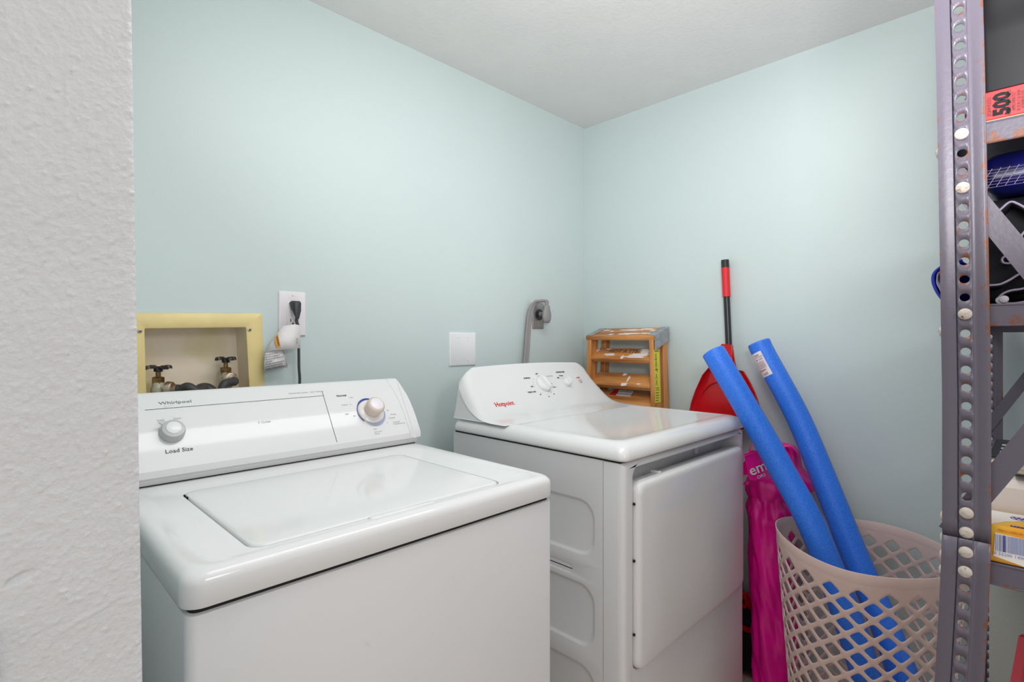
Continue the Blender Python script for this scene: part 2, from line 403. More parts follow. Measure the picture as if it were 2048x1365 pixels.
    wt('5 Cycles', 516, 846, .008, 'fink'); wt('Commercial Quality \u2022 Super Capacity', 577, 788, .0058, 'fink')
    # printed lines following the face
    def line(pts, wdt, m='ink'):
        b = BM(); L = []
        for (u, v) in pts:
            p, tg, nn = hit(u, v, .0006); L.append(p)
        for i in range(len(L)-1):
            dd = (L[i+1]-L[i]).normalized(); _, tg, nn = hit(*pts[i]); sd = nn.cross(dd).normalized()*wdt/2
            b.faces.new([b.verts.new(q) for q in (L[i]-sd, L[i+1]-sd, L[i+1]+sd, L[i]+sd)])
        obj('printed_line', b, m, t, smooth=0)
    line([(290+(648-290)*k/8, 821+(792-821)*k/8) for k in range(9)], .0011)
    line([(644+(674-644)*k/14, 783+(885-783)*k/14) for k in range(15)], .0011)
    line([(793+(830-793)*(k/14)**.92, 764+(876-764)*k/14) for k in range(15)], .0008, 'fink')
    # load size knob
    p, tg, nn = hit(344, 866, 0); b = BM()
    lathe(b, p, nn, [(.0225, 0), (.0228, .006), (.0215, .014), (.0195, .018), (.0135, .0195)], 32, up=tg)
    q = [p+nn*.0125+tg*.0*1+XD*xx+tg*yy for xx, yy in ((-.016, .010), (-.0235, .0185), (-.009, .019))]
    prism(b, q, nn*.003)
    k1 = obj('load_size_knob', b, 'greyk', t, 'light grey knob with a small pointer')
    b = BM(); lathe(b, p+nn*.0192, nn, [(.0138, 0), (.0132, .0018), (.010, .003), (.004, .0036)], 28, up=tg); obj('knob_cap', b, 'plastic', k1)
    # timer dial
    p, tg, nn = hit(742, 824, 0)
    b = BM(); ring(b, p, XD, tg, .0365, lambda s: .0375+.004*sin(min(1, s*1.6+.1)*pi*.9), 58, 222, 30, nn*.0012); obj('dial_scale', b, 'blueink', t, 'dark blue arc printed around the dial', smooth=0)
    b = BM(); ring(b, p, XD, tg, .0365, lambda s: .0368+.0048*sin(s*pi), 228, 368, 30, nn*.0012); obj('dial_scale', b, 'paleink', t, 'pale blue arc printed around the dial', smooth=0)
    b = BM(); lathe(b, p, nn, [(.0345, 0), (.0345, .003), (.033, .0045), (.026, .0062), (.0245, .007)], 40, up=tg); k2 = obj('dial_skirt', b, 'skirt', t, 'off-white dial skirt')
    b = BM(); lathe(b, p+nn*.006, nn, [(.0215, 0), (.0215, .004), (.0235, .016), (.0240, .022), (.0232, .028), (.0205, .031), (.0175, .0325)], 40, up=tg); obj('dial_knob', b, 'beige', k2, 'beige push-pull knob')
    b = BM(); lathe(b, p+nn*.0383, nn, [(.0176, 0), (.0165, .0012), (.010, .0022), (.004, .0026)], 32, up=tg); obj('knob_cap', b, 'plate', k2, 'white cap')
    wt('Normal', 673, 793, .0085, 'ink', bold=.0001); wt('Regular', 683, 811, .006, 'fink'); wt('14', 699, 810, .006, 'fink')
    wt('Light', 690, 829, .005, 'fink'); wt('Heavy', 698, 796, .005, 'fink'); wt('Off', 706, 833, .005, 'fink')
    wt('Off', 773, 822, .005, 'fink'); wt('10 Heavy', 780, 830, .005, 'fink'); wt('8 Regular', 777, 837, .0055, 'fink'); wt('6', 774, 846, .005, 'fink')
    wt('Casual', 786, 845, .0075, 'fink'); wt('Permanent Press', 787, 849, .0052, 'fink')
    wt('Rinse', 747, 859, .0045, 'fink'); wt('Super Wash', 749, 865, .0042, 'fink'); wt('Final Spin', 749, 869, .0042, 'fink')
    # small scuffs on the front
    for (u, v, u2, v2) in ((728, 1284, 742, 1298), (1088, 1203, 1100, 1198)):
        b = BM(); a, c = py(u, v, Y0+.0036), py(u2, v2, Y0+.0036); sd = Vector((0, 0, .0006)); m_ = (a+c)/2+Vector((.001, 0, .001))
        b.faces.new([b.verts.new(q) for q in (a, m_-sd, c, m_+sd)])
        obj('scuff', b, 'fink', t, 'faint scuff marks', smooth=0)
washer()

# ------------------------------------------------------------------ dryer
def dryer():
    X0, X1, Y0, Y1 = 1.042, 1.745, .676, 1.302; ZL, ZT = .905, .9455
    t = thing('clothes_dryer', ((X0+X1)/2, 1.0, 0), 'white front-loading clothes dryer with a sloped knob console, right of the washer', 'clothes dryer')
    b = BM()
    def band(za, zb, ry0, ry1, rz0, rz1, r, h=.0045):
        q = lambda x, y0, y1, z0, z1, rr_: [(x, y, z) for y, z in rr(y0, y1, z0, z1, rr_, 6)]
        loops(b, [q(X0+.02, .7345, Y1, za, zb, .0002), q(X0, .7345, Y1, za, zb, .0002)]+[q(X0+h*k, ry0+i, ry1-i, rz0+i, rz1-i, r-i*.4) for i, k in (((0, 0), (.0025, .1), (.007, .85), (.0105, 1)) if r > .02 else ((0, 0), (.001, .3), (.002, 1), (.0028, 1)))], False, True)
    band(.02, .409, .757, 1.24, .20, .388, .045); band(.409, .594, .757, 1.24, .430, .588, .045)
    band(.594, .640, .826, .93, .600, .625, .012, .0012); band(.640, ZL-.0045, .757, 1.24, .655, .797, .045)
    sp = obj('side_panel', b, 'enamel2', t, 'side panel with recessed stampings', smooth=50)
    b = BM(); box(b, (X0+.0025, .731, .03), (X0+.018, .736, ZL-.006)); obj('seam', b, 'gap', t, 'dark vertical seam')
    b = BM(); box(b, (X0+.02, .74, .02), (X1, Y1, ZL-.004), .0015, 2); obj('cabinet', b, 'enamel2', t)
    b = BM(); box(b, (X0+.004, .69, ZL-.006), (X1-.004, Y1-.004, ZL+.003)); obj('seal', b, 'gap', t, 'dark gap under the top')
    # front panel with recess for the door
    dx0, dx1, dz0, dz1 = 1.083, 1.716, .397, .888
    b = BM(); n = 6
    R = lambda i, y, r, x0=X0, x1=X1, z0=.02, z1=ZL-.005: [(x, y, z) for x, z in rr(x0+i, x1-i, z0+i, z1-i, r, n)]
    D_ = lambda i, y, r: [(x, y, z) for x, z in rr(dx0+i, dx1-i, dz0+i, dz1-i, r, n)]
    loops(b, [R(0, .7330, .003), R(0, Y0+.018, .003), R(.0015, Y0+.008, .006), R(.006, Y0+.002, .008), R(.013, Y0, .008), D_(-.006, Y0, .034), D_(-.003, Y0+.001, .032), D_(0, Y0+.004, .03), D_(.001, Y0+.04, .03), D_(.004, Y0+.065, .03)], True, True)
    obj('front_panel', b, 'enamel2', t, smooth=50)
    # recessed handle pocket details
    b = BM(); box(b, (1.50, Y0+.040, .85), (1.502, Y0+.05, .884)); obj('pocket_rib', b, 'enamel2', t)
    # door
    ex0, ex1, ez0, ez1 = dx0+.0035, dx1-.001, dz0+.004, .850
    b = BM()
    E = lambda i, y, r: [(x, y, z) for x, z in rr(ex0+i, ex1-i, ez0+i, ez1-i, r, 8)]
    loops(b, [E(.004, Y0+.028, .022), E(0, Y0+.022, .024), E(0, Y0-.002, .026), E(.0015, Y0-.008, .026), E(.005, Y0-.012, .026), E(.010, Y0-.0142, .024), E(.018, Y0-.015, .02), E(.1, Y0-.0165, .02)], True, True)
    dr = obj('door', b, 'enamel', t, 'square white door', smooth=50)
    b = BM(); box(b, (ex0+.02, Y0+.0, ez1-.006), (1.205, Y0+.006, ez1+.0015), .001, 2); box(b, (1.205, Y0-.006, ez1-.01), (ex1-.03, Y0+.008, ez1+.001), .003, 3); box(b, (1.2, Y0-.004, ez1-.004), (1.208, Y0+.024, ez1+.007), .001, 2)
    obj('door_handle', b, 'enamel', dr, smooth=50)
    for z in (.49, .665, .80):
        b = BM(); box(b, (dx0-.001, Y0-.0035, z-.003), (dx0+.004, Y0+.002, z+.003), .001, 1); obj('hinge', b, 'gap', dr)
    # top
    b = BM(); n = 8
    Q = lambda i, z, r, f=1: [(x, y, z) for x, y in rr(X0-.005+i, X1+.005-i, Y0-.006+i*f, Y1+.004-i*.2, r, n)]
    loops(b, [Q(.004, ZL, .02), Q(.0005, ZL+.002, .022), Q(0, ZL+.006, .022), Q(.001, ZL+.014, .022), Q(.004, ZL+.022, .023), Q(.009, ZL+.029, .024), Q(.016, ZL+.035, .026), Q(.026, ZL+.0390, .028), Q(.036, ZT-.0003, .03), Q(.044, ZT, .03), Q(.05, ZT-.001, .03), Q(.056, ZT-.0022, .03)], True, True)
    obj('top', b, 'enamel', t, 'glossy white top', smooth=60)
    # console: swooping face
    prof = [(1.070, .9435), (1.105, .9450), (1.135, .9475), (1.158, .9515), (1.1766, .9585), (1.196, .9735), (1.2165, .9945), (1.238, 1.0175), (1.26, 1.0415), (1.277, 1.063), (1.289, 1.083), (1.2945, 1.096), (1.2985, 1.103), (1.303, 1.1055)]
    def fz(i, x):
        y, z = prof[i]; f = max(0, (z-.9435)/(.162)); c = (x-1.39)/.31
        return y, .9435 + (z-.9435)*(1-.05*c*c)
    b = BM(); L = []; NC = 40
    xc = (X0+X1)/2
    for i, (y, z) in enumerate(prof):
        f = (z-.9435)/.162; hw = .352 - .026*f - .030*max(0, (f-.80)/.2)**2.2
        row = []
        for k in range(NC+1):
            c = -1+2*k/NC; c = math.copysign(1-(1-abs(c))**1.35, c) if abs(c) > .0 else 0
            x = xc + hw*c; e = hw*(1-abs(c)); Rr = .032
            q = max(0, (Rr-e)/Rr); dlt = Rr*(1-sqrt(max(0, 1-q*q)))*min(1, f*2.5+.1)
            yy, zz = fz(i, x)
            row.append((x, min(yy+dlt*.75, 1.305), max(.9435, zz-dlt*.66)))
        L.append(row)
    # back rows
    for zb in (1.0, .92):
        L.append([(p[0], 1.3055, min(p[2], zb)) for p in L[len(prof)-1]])
    loops(b, L, closed=False)
    obj('console', b, 'enamel', t, 'swooping console face', smooth=60)
    for side in (0, -1):
        b = BM(); E_ = [Vector(r[side]) for r in L[:len(prof)]]; sg = 1 if side == 0 else -1
        o_ = [p+Vector((sg*.002, .0, 0)) for p in E_]
        bk = [Vector((X0+.003 if side == 0 else X1-.003, 1.3055, .9435))]
        c_ = [b.verts.new(p) for p in o_]; d_ = [b.verts.new((p.x, 1.305, p.z)) for p in o_]
        for i in range(len(c_)-1):
            b.faces.new((c_[i], c_[i+1], d_[i+1], d_[i]))
        obj('console_end', b, 'enamel2', t, 'recessed grey-shaded end of the console', smooth=40)
    def hit(u, v, lift=.0006):
        d = ray(u, v); best = None
        for i in range(len(prof)-2, 1, -1):
            for _ in range(1):
                p0 = py(u, v, prof[i][0]); ya, za = fz(i, p0.x); yb, zb = fz(i+1, p0.x)
                den = d.y*(zb-za)-d.z*(yb-ya)
                k = (ya*(zb-za)-(za-H)*(yb-ya))/den; p = CO+d*k
                if min(ya, yb)-1e-4 <= p.y <= max(ya, yb)+1e-4:
                    tg = Vector((0, yb-ya, zb-za)).normalized(); return p+Vector((1, 0, 0)).cross(tg)*lift, tg, Vector((1, 0, 0)).cross(tg)
        tg = Vector((0, .7, .7)).normalized(); return py(u, v, 1.22), tg, Vector((1, 0, 0)).cross(tg)
    XD = Vector((1, 0, 0))
    def wt(s, u, v, size, m='ink', align='CENTER', **k):
        p, tg, nn = hit(u, v); return text(s, size, p, XD, tg, m, t, align=align, ext=.0005, **k)
    wt('Hotpoint', 1009, 808.5, .025, 'redink', bold=.0002, sx=.9, label='red maker name')
    wt('NORMAL', 1054, 757, .0082); wt('OFF', 1073, 748.5, .0075); wt('OFF', 1064, 774, .0075); wt('TIMED DRY', 1064, 785, .0082)
    wt('DELICATE', 1099, 753, .0082, 'fink'); wt('TEMPERATURE', 1120, 745, .0078); wt('Medium', 1122, 752, .0068); wt('High', 1116, 756, .0068)
    wt('START', 1156, 756, .0075, 'redink'); wt('80', 1081, 790, .006); wt('60', 1098, 794, .006); wt('40', 1108, 789, .006)
    wt('20 min', 1108.5, 775, .006); wt('0', 1103.5, 768, .006)
    # tick dots
    for u, v in ((1075, 753), (1079, 752), (1067, 759), (1066, 764), (1067, 769), (1069, 774), (1082, 787), (1095, 790), (1102, 785), (1121, 758), (1124, 756)):
        b = BM(); p, tg, nn = hit(u, v, 0); lathe(b, p, nn, [(.0012, 0), (.0012, .0007)], 8, up=tg); obj('printed_dot', b, 'ink', t, smooth=0)
    def knob(u, v, r, nm, lab):
        p, tg, nn = hit(u, v, 0); b = BM()
        lathe(b, p, nn, [(r, 0), (r*1.0, .005), (r*.97, .009), (r*.88, .0125), (r*.6, .0135)], 36, up=tg)
        # raised finger grip, tapering
        w0 = r*.27; ax = (XD*-.25+tg).normalized(); sx_ = nn.cross(ax)
        L2 = []
        for s_, wd, h in ((-1.02, .75, .016), (-.9, .95, .026), (-.4, 1.0, .030), (.3, .85, .030), (.85, .7, .027), (1.0, .55, .018)):
            c = p+ax*(r*s_)
            L2.append([c+sx_*w0*wd*1.25+nn*.004, c+sx_*w0*wd+nn*(h-.002), c+sx_*w0*wd*.7+nn*h, c-sx_*w0*wd*.7+nn*h, c-sx_*w0*wd+nn*(h-.002), c-sx_*w0*wd*1.25+nn*.004])
        loops(b, L2, True, True)
        o = obj(nm, b, 'plastic', t, lab, smooth=50)
    knob(1085.5, 770, .0300, 'cycle_knob', 'large white cycle knob')
    knob(1132, 766.5, .0165, 'temperature_knob', 'small white temperature knob')
    p, tg, nn = hit(1160.5, 763, 0); b = BM(); lathe(b, p, nn, [(.0085, 0), (.0085, .003), (.0075, .0045), (.004, .005)], 24, up=tg); obj('start_button', b, 'greyk', t, 'round grey start button')
    for x in (X0+.05, X1-.05):
        for y in (Y0+.06, Y1-.06):
            b = BM(); lathe(b, (x, y, 0), (0, 0, 1), [(.02, 0), (.02, .02)], 12); obj('foot', b, 'gap', t)
dryer()

# ------------------------------------------------------------------ washer outlet box, valves, hoses
def outlet_box():
    t = thing('washer_outlet_box', py(398, 740, WY), 'cream yellow plumbing box recessed in the teal wall behind the washer', 'outlet box')
    def quad(c, y, r=0.0):
        return [py(u, v, WY)+Vector((0, y-WY, 0)) for u, v in c]
    def rq(c, y, r, n=4):
        P = [py(u, v, WY) for u, v in c]; out = []
        for i in range(4):
            a, p, q = P[i-1], P[i], P[(i+1) % 4]; e1 = (a-p).normalized(); e2 = (q-p).normalized()
            for k in range(n+1):
                s_ = k/n; out.append(p+e1*r*(1-s_)**2+e2*r*s_**2+Vector((0, y-WY, 0)))
        return out
    OUT = [(265, 626), (523, 627), (530.5, 855), (270, 875)]; INN = [(288.3, 657.5), (491.5, 655), (501, 835), (294, 848)]
    b = BM()
    ins = lambda C, d: [(C[0][0]+d, C[0][1]+d), (C[1][0]-d, C[1][1]+d), (C[2][0]-d, C[2][1]-d), (C[3][0]+d, C[3][1]-d)]
    loops(b, [rq(OUT, WY-.0005, .006), rq(OUT, WY-.003, .006), rq(ins(OUT, 1), WY-.0045, .006), rq(ins(INN, -1.5), WY-.0045, .004), rq(INN, WY-.003, .004), rq(INN, WY+.004, .004)])
    obj('frame', b, 'yellow', t, 'pale yellow flange', smooth=50)
    b = BM(); loops(b, [rq(INN, WY+.0035, .004), rq(INN, WY+.08, .004)], False, True)
    obj('box_interior', b, 'cream', t, 'stained cream inside of the box', smooth=40)
    for u, v in ((279.5, 663), (499, 660), (506, 777)):
        p = py(u, v, WY-.0045); b = BM(); lathe(b, p, (0, -1, 0), [(.0052, 0), (.0046, .0014), (.002, .0022)], 14); s1 = obj('screw', b, 'steel', t)
        b = BM()
        for a in (.6, .6+pi/2):
            d = Vector((cos(a), 0, sin(a))); e = Vector((-sin(a), 0, cos(a)))
            prism(b, [p+Vector((0, -.0023, 0))+d*s_*.003+e*q*.0006 for s_, q in ((-1, -1), (1, -1), (1, 1), (-1, 1))], (0, -.0003, 0))
        obj('screw_slot', b, 'gap', s1, smooth=0)
    def valve(u, v, yy, axis, lab, hs=1.0, rot=0):
        c = py(u, v, yy)   # centre of handle
        b = BM(); k = hs
        lathe(b, c+Vector((0, 0, -.055)), (0, 0, 1), [(.010, -.028), (.013, -.022), (.016, -.02), (.016, .004), (.013, .014), (.013, .02)], 16)
        ax = Vector(axis).normalized(); cc = c+Vector((0, 0, -.048))
        lathe(b, cc, ax, [(.011, 0), (.012, .018), (.012, .024)], 16)
        vb = obj('valve', b, 'valve', t, lab, smooth=40)
        b = BM(); lathe(b, c+Vector((0, 0, -.037)), (0, 0, 1), [(.0135, 0), (.0135, .014), (.0105, .0155)], 6); obj('packing_nut', b, 'brass', vb)
        b = BM(); lathe(b, c+Vector((0, 0, -.022)), (0, 0, 1), [(.0055, 0), (.0055, .018)], 10); obj('stem', b, 'brass', vb)
        b = BM(); lathe(b, c+Vector((0, 0, -.006)), (0, 0, 1), [(.0095, -.003), (.0100, .003), (.0085, .0085), (.005, .010)], 16)
        for i in range(4):
            a = rot+i*pi/2; dx, dy = cos(a), sin(a)
            L = []
            for s_, w_, h0, h1 in ((.006, .0055, -.003, .004), (.014, .0052, 0, .005), (.022, .0085, .001, .007), (.027, .009, -.001, .006), (.031, .006, -.003, .003)):
                ce = c+Vector((dx*s_*k, dy*s_*k, 0))
                L.append([ce+Vector((-dy*w_, dx*w_, h0)), ce+Vector((-dy*w_*.7, dx*w_*.7, h1)), ce+Vector((dy*w_*.7, -dx*w_*.7, h1)), ce+Vector((dy*w_, -dx*w_, h0))])
            loops(b, L, True, True)
        obj('handle', b, 'blkpaint', vb, 'black four-lobed tap handle', smooth=50)
        return cc, ax
    cL, aL = valve(316.5, 736.5, 1.515, (1, -.75, -.12), 'left valve, tarnished and mineral-crusted', 1.0, .35)
    cR, aR = valve(451.5, 719, 1.535, (.12, -1, -.12), 'right valve, tarnished', .86, .25)
    def coupling(c, a, par):
        b = BM(); lathe(b, c+a*.018, a, [(.0165, 0), (.0175, .002), (.0175, .012), (.016, .014), (.0145, .015)], 24); lathe(b, c+a*.033, a, [(.0115, 0), (.0115, .012)], 8)
        return b
    # two supply hoses and the hump of the drain hose
    h1 = thing('water_hose', py(380, 780, 1.44), 'black rubber hose bending down from the left valve', 'hose')
    obj('coupling', coupling(cL, aL, h1), 'nickel', h1, 'dull brass hose coupling')
    s0 = cL+aL*.042; P = smoothpath([s0, s0+aL*.012+Vector((0, 0, .001)), py(377, 775, 1.47), py(396, 788, 1.46), py(416, 808, 1.45), py(436, 850, 1.44), py(440, 930, 1.43), py(440, 1000, 1.42)])
    b = BM(); tube(b, P, .0115, 16); obj('hose_tube', b, 'rubber', h1)
    h2 = thing('water_hose', py(440, 780, 1.46), 'black rubber hose dropping steeply from the right valve', 'hose')
    obj('coupling', coupling(cR+aR*.002, aR, h2), 'nickel', h2, 'pale hose coupling')
    s0 = cR+aR*.042; P = smoothpath([s0, s0+aR*.008+Vector((0, 0, -.004)), py(450, 768, 1.462), py(441, 787, 1.458), py(430, 812, 1.465), py(420, 870, 1.44), py(420, 1000, 1.42)])
    b = BM(); tube(b, P, .0105, 16); obj('hose_tube', b, 'rubber', h2)
    h3 = thing('drain_hose', py(410, 780, 1.50), 'thick black drain hose humped between the two valves', 'hose')
    P = smoothpath([py(380, 900, 1.46), py(383, 830, 1.49), py(396, 788, 1.515), py(410, 779, 1.53), py(424, 788, 1.525), py(436, 812, 1.52), py(440, 832, 1.525)])
    b = BM(); tube(b, P, .0168, 18); obj('hose_tube', b, 'rubber', h3)
    text('NIP', .010, py(394, 783, 1.494), (.7, 0, -.6), (.5, -.3, .8), 'plate', h3, ext=.0006)
outlet_box()

# ------------------------------------------------------------------ wall plates and cords
def plate(c, w, h, y, bev=.003):
    b = BM(); f = lambda i, yy: [(x, yy, z) for x, z in rr(c[0]-w/2+i, c[0]+w/2-i, c[1]-h/2+i, c[1]+h/2-i, .003, 3)]
    loops(b, [f(0, y), f(0, y-.003), f(.0012, y-.005), f(.003, y-.006)], True, True); return b
def screw(p, m, par, r=.003):
    b = BM(); lathe(b, p, (0, -1, 0), [(r, 0), (r*.9, .0008), (r*.4, .0012)], 12); s = obj('screw', b, m, par)
    b = BM(); box(b, p+Vector((-r*.8, -.0016, -.0004)), p+Vector((r*.8, -.0011, .0004))); obj('screw_slot', b, 'fink', s, smooth=0)
def outlet1():
    a, c = py(558, 584, WY-.006), py(612, 672, WY-.006); cx, cz = (a.x+c.x)/2, 1.264
    t = thing('wall_outlet', (cx, WY, cz), 'white wall outlet plate with a black plug in its upper socket', 'outlet')
    obj('cover_plate', plate((cx, cz), .077, .126, WY), 'plate', t)
    b = BM(); box(b, (cx-.0165, WY-.0075, cz-.034), (cx+.0165, WY-.005, cz+.034), .0008, 2); rc = obj('socket', b, 'plate', t)
    b = BM()
    for z in (cz-.019,):
        for dx in (-.0065, .0065): box(b, (cx+dx-.001, WY-.0079, z-.004), (cx+dx+.001, WY-.0072, z+.004))
        lathe(b, (cx, WY-.0072, z-.009), (0, -1, 0), [(.0025, 0), (.0025, .0006)], 10)
    obj('slot', b, 'gap', rc, smooth=0)
    screw(Vector((cx, WY-.006, cz+.052)), 'plate', t); screw(Vector((cx, WY-.006, cz-.052)), 'plate', t)
    # washer cord with plug and folded warning tag
    pc = Vector((cx+.002, WY-.008, cz+.022))
    k = thing('washer_power_cord', pc, 'black washer power cord plugged in above its folded paper tag', 'power cord')
    b = BM()
    L = []
    for dy, dz0, dz1, w in ((0, -.013, .012, .013), (-.008, -.016, .013, .0135), (-.016, -.026, .0135, .013), (-.024, -.036, .012, .011), (-.028, -.038, .008, .008)):
        L.append([(pc.x+x, pc.y+dy, pc.z+z) for x, z in ((-w, dz1-.004), (-w+.003, dz1), (w-.003, dz1), (w, dz1-.004), (w, dz0+.022), (w*.55, dz0+.004), (w*.4, dz0), (-w*.4, dz0), (-w*.55, dz0+.004), (-w, dz0+.022))])
    loops(b, L, True, True); o = obj('plug', b, 'plug', k, 'black angled plug', smooth=40)
    b = BM()
    tube(b, smoothpath([pc+Vector((0, -.020, -.030)), pc+Vector((.0, -.022, -.05)), py(596, 652, 1.465), py(597.5, 700, 1.462), py(598, 735, 1.455), py(599.5, 760, 1.45), py(598, 800, 1.44), py(598, 900, 1.43)]), .0048, 10, sx=1.3, sy=.8)
    obj('cable', b, 'plug', k)
    y1 = 1.462
    def sheet(pts, y, ys, m, lab, thick=.0006):
        b = BM(); vs = [py(u, v, y+dy) for (u, v), dy in zip(pts, ys)]
        c = b.verts.new(sum(vs, Vector())/len(vs)+Vector((0, -.003, 0))); q = [b.verts.new(p) for p in vs]
        for i in range(len(q)): b.faces.new((q[i], q[(i+1) % len(q)], c))
        o = obj('warning_tag', b, m, k, lab, smooth=180); solid(o, thick, 0); return o
    tg = sheet([(600.5, 651), (590, 649), (567, 652), (557, 664), (545, 682), (530, 706), (548, 701), (568, 700), (585, 698), (600.5, 697)], y1-.006, [0, -.004, .002, .006, .008, .012, .004, 0, -.003, 0], 'paper', 'white paper tag wrapped on the cord')
    b = BM(); vs = [py(u, v, y1-.0085) for u, v in ((553.5, 669), (556, 669.5), (561.5, 697), (554, 695.5), (548.5, 680))]; prism(b, vs, (0, -.0004, 0)); obj('tag_band', b, 'orange', tg, 'orange warning band', smooth=0)
    text('WARNING', .0065, py(553.5, 673, y1-.0095), py(559, 696, 1.45)-py(554, 673, 1.45), (1, 0, .3), 'ink', tg, sx=.85)
    text('No usar', .005, py(594, 688, y1-.011), (0, 0, 1), (-1, 0, 0), 'ink', tg)
    tg2 = sheet([(531, 706), (545, 702), (567, 700), (571, 715), (575.5, 735), (552, 739), (529, 745), (528.5, 725)], y1+.006, [0, 0, 0, 0, -.004, 0, -.002, 0], 'paper', 'lower flap of the tag, printed with warning text')
    xd = py(570, 716, 1.46)-py(531, 724, 1.46); yd = Vector((0, 0, 1))
    for i, s_ in enumerate(('terminal de tierra.', 'No use un adaptador.', 'No use un cable el\u00e9ctrico de', 'extensi\u00f3n.', 'No seguir estas instrucciones', 'puede ocasionar la muerte,', 'incendio o choque el\u00e9ctrico.')):
        text(s_, .0052, py(530.5, 711.0+i*4.7, y1-.0005), xd, yd, 'ink', tg2, sx=.82 if len(s_) > 20 else .9, ext=.0003)
    b = BM(); P = [(530, 742), (574, 731.5), (567, 701)]
    for (u, v), (u2, v2) in zip(P, P[1:]):
        a, c = py(u, v, y1+.0005), py(u2, v2, y1+.0005); tube(b, [a, c], .0004, 4)
    obj('printed_border', b, 'ink', tg2, smooth=0)
outlet1()

def blank():
    a, c = py(897, 669, WY), py(951, 738, WY); cx = (a.x+c.x)/2; cz = 1.1555
    t = thing('blank_wall_plate', (cx, WY, cz), 'white double-width blank wall plate between washer and dryer', 'wall plate')
    obj('cover_plate', plate((cx, cz), .125, .122, WY), 'plate2', t)
    for dx in (-.023, .023):
        for dz in (-.042, .042): screw(Vector((cx+dx, WY-.006, cz+dz)), 'plate2', t)
blank()

def outlet2():
    a, c = py(1063, 605, WY), py(1086, 660, WY); cx = (a.x+c.x)/2; cz = 1.297-.005
    t = thing('dryer_wall_outlet', (cx, WY, cz), 'grey metal dryer outlet with a round black socket, above the dryer console', 'outlet')
    b = BM(); box(b, (cx-.04, WY-.0012, cz-.060), (cx+.037, WY, cz+.064)); obj('unpainted_patch', b, 'plate2', t, 'bare white edge around the plate')
    obj('cover_plate', plate((cx, cz), .070, .112, WY-.001), 'gplate', t)
    b = BM(); lathe(b, (cx+.002, WY-.006, cz+.004), (0, -1, 0), [(.027, 0), (.027, .003), (.022, .004)], 28); sk = obj('socket', b, 'blk', t, 'round black socket')
    b = BM(); lathe(b, (cx+.002, WY-.009, cz+.004), (0, -1, 0), [(.0275, 0), (.0275, .001), (.0245, .001)], 28, cap=False); obj('socket_ring', b, 'steel', sk)
    screw(Vector((cx, WY-.0065, cz+.042)), 'steel', t, .0035); screw(Vector((cx, WY-.0065, cz-.042)), 'steel', t, .0035)
    base = Vector((cx+.004, WY-.013, cz+.006))
    k = thing('dryer_power_cord', base, 'thick grey three-strand dryer cord looping over its round plug', 'power cord')
    b = BM(); lathe(b, base, (0, -1, 0), [(.010, 0), (.010, .02), (.013, .024)], 18)
    L = []
    for dz, w, d in ((-.036, .006, .004), (-.034, .015, .009), (-.026, .021, .012), (-.012, .0245, .014), (.004, .024, .014), (.018, .019, .013), (.03, .0155, .012), (.036, .0155, .0115), (.038, .012, .009)):
        c_ = base+Vector((0, -.036, dz-.002)); L.append([c_+Vector((w*cos(2*pi*i/18), d*sin(2*pi*i/18), 0)) for i in range(18)])
    loops(b, L, True, True); obj('plug', b, 'gcord', k, 'rounded grey plug', smooth=50)
    p0 = base+Vector((0, -.036, .032))
    P = smoothpath([p0, p0+Vector((.0, .002, .022)), py(1080, 602.5, 1.462), py(1072, 604, 1.470), py(1064, 614, 1.478), py(1059, 635, 1.482), py(1056, 665, 1.482), py(1053.5, 700, 1.478), py(1051, 735, 1.47), py(1050, 800, 1.45), py(1050, 900, 1.42)])
    b = BM()
    for q in (-1, 0, 1):
        PP = [p+Vector((.0085*q, 0, 0))*min(1, .25+i/14) + Vector((0, 0, -.0085*q*0)) for i, p in enumerate(P)]
        tube(b, PP, .0058, 10)
    obj('cable', b, 'gcord', k)
outlet2()

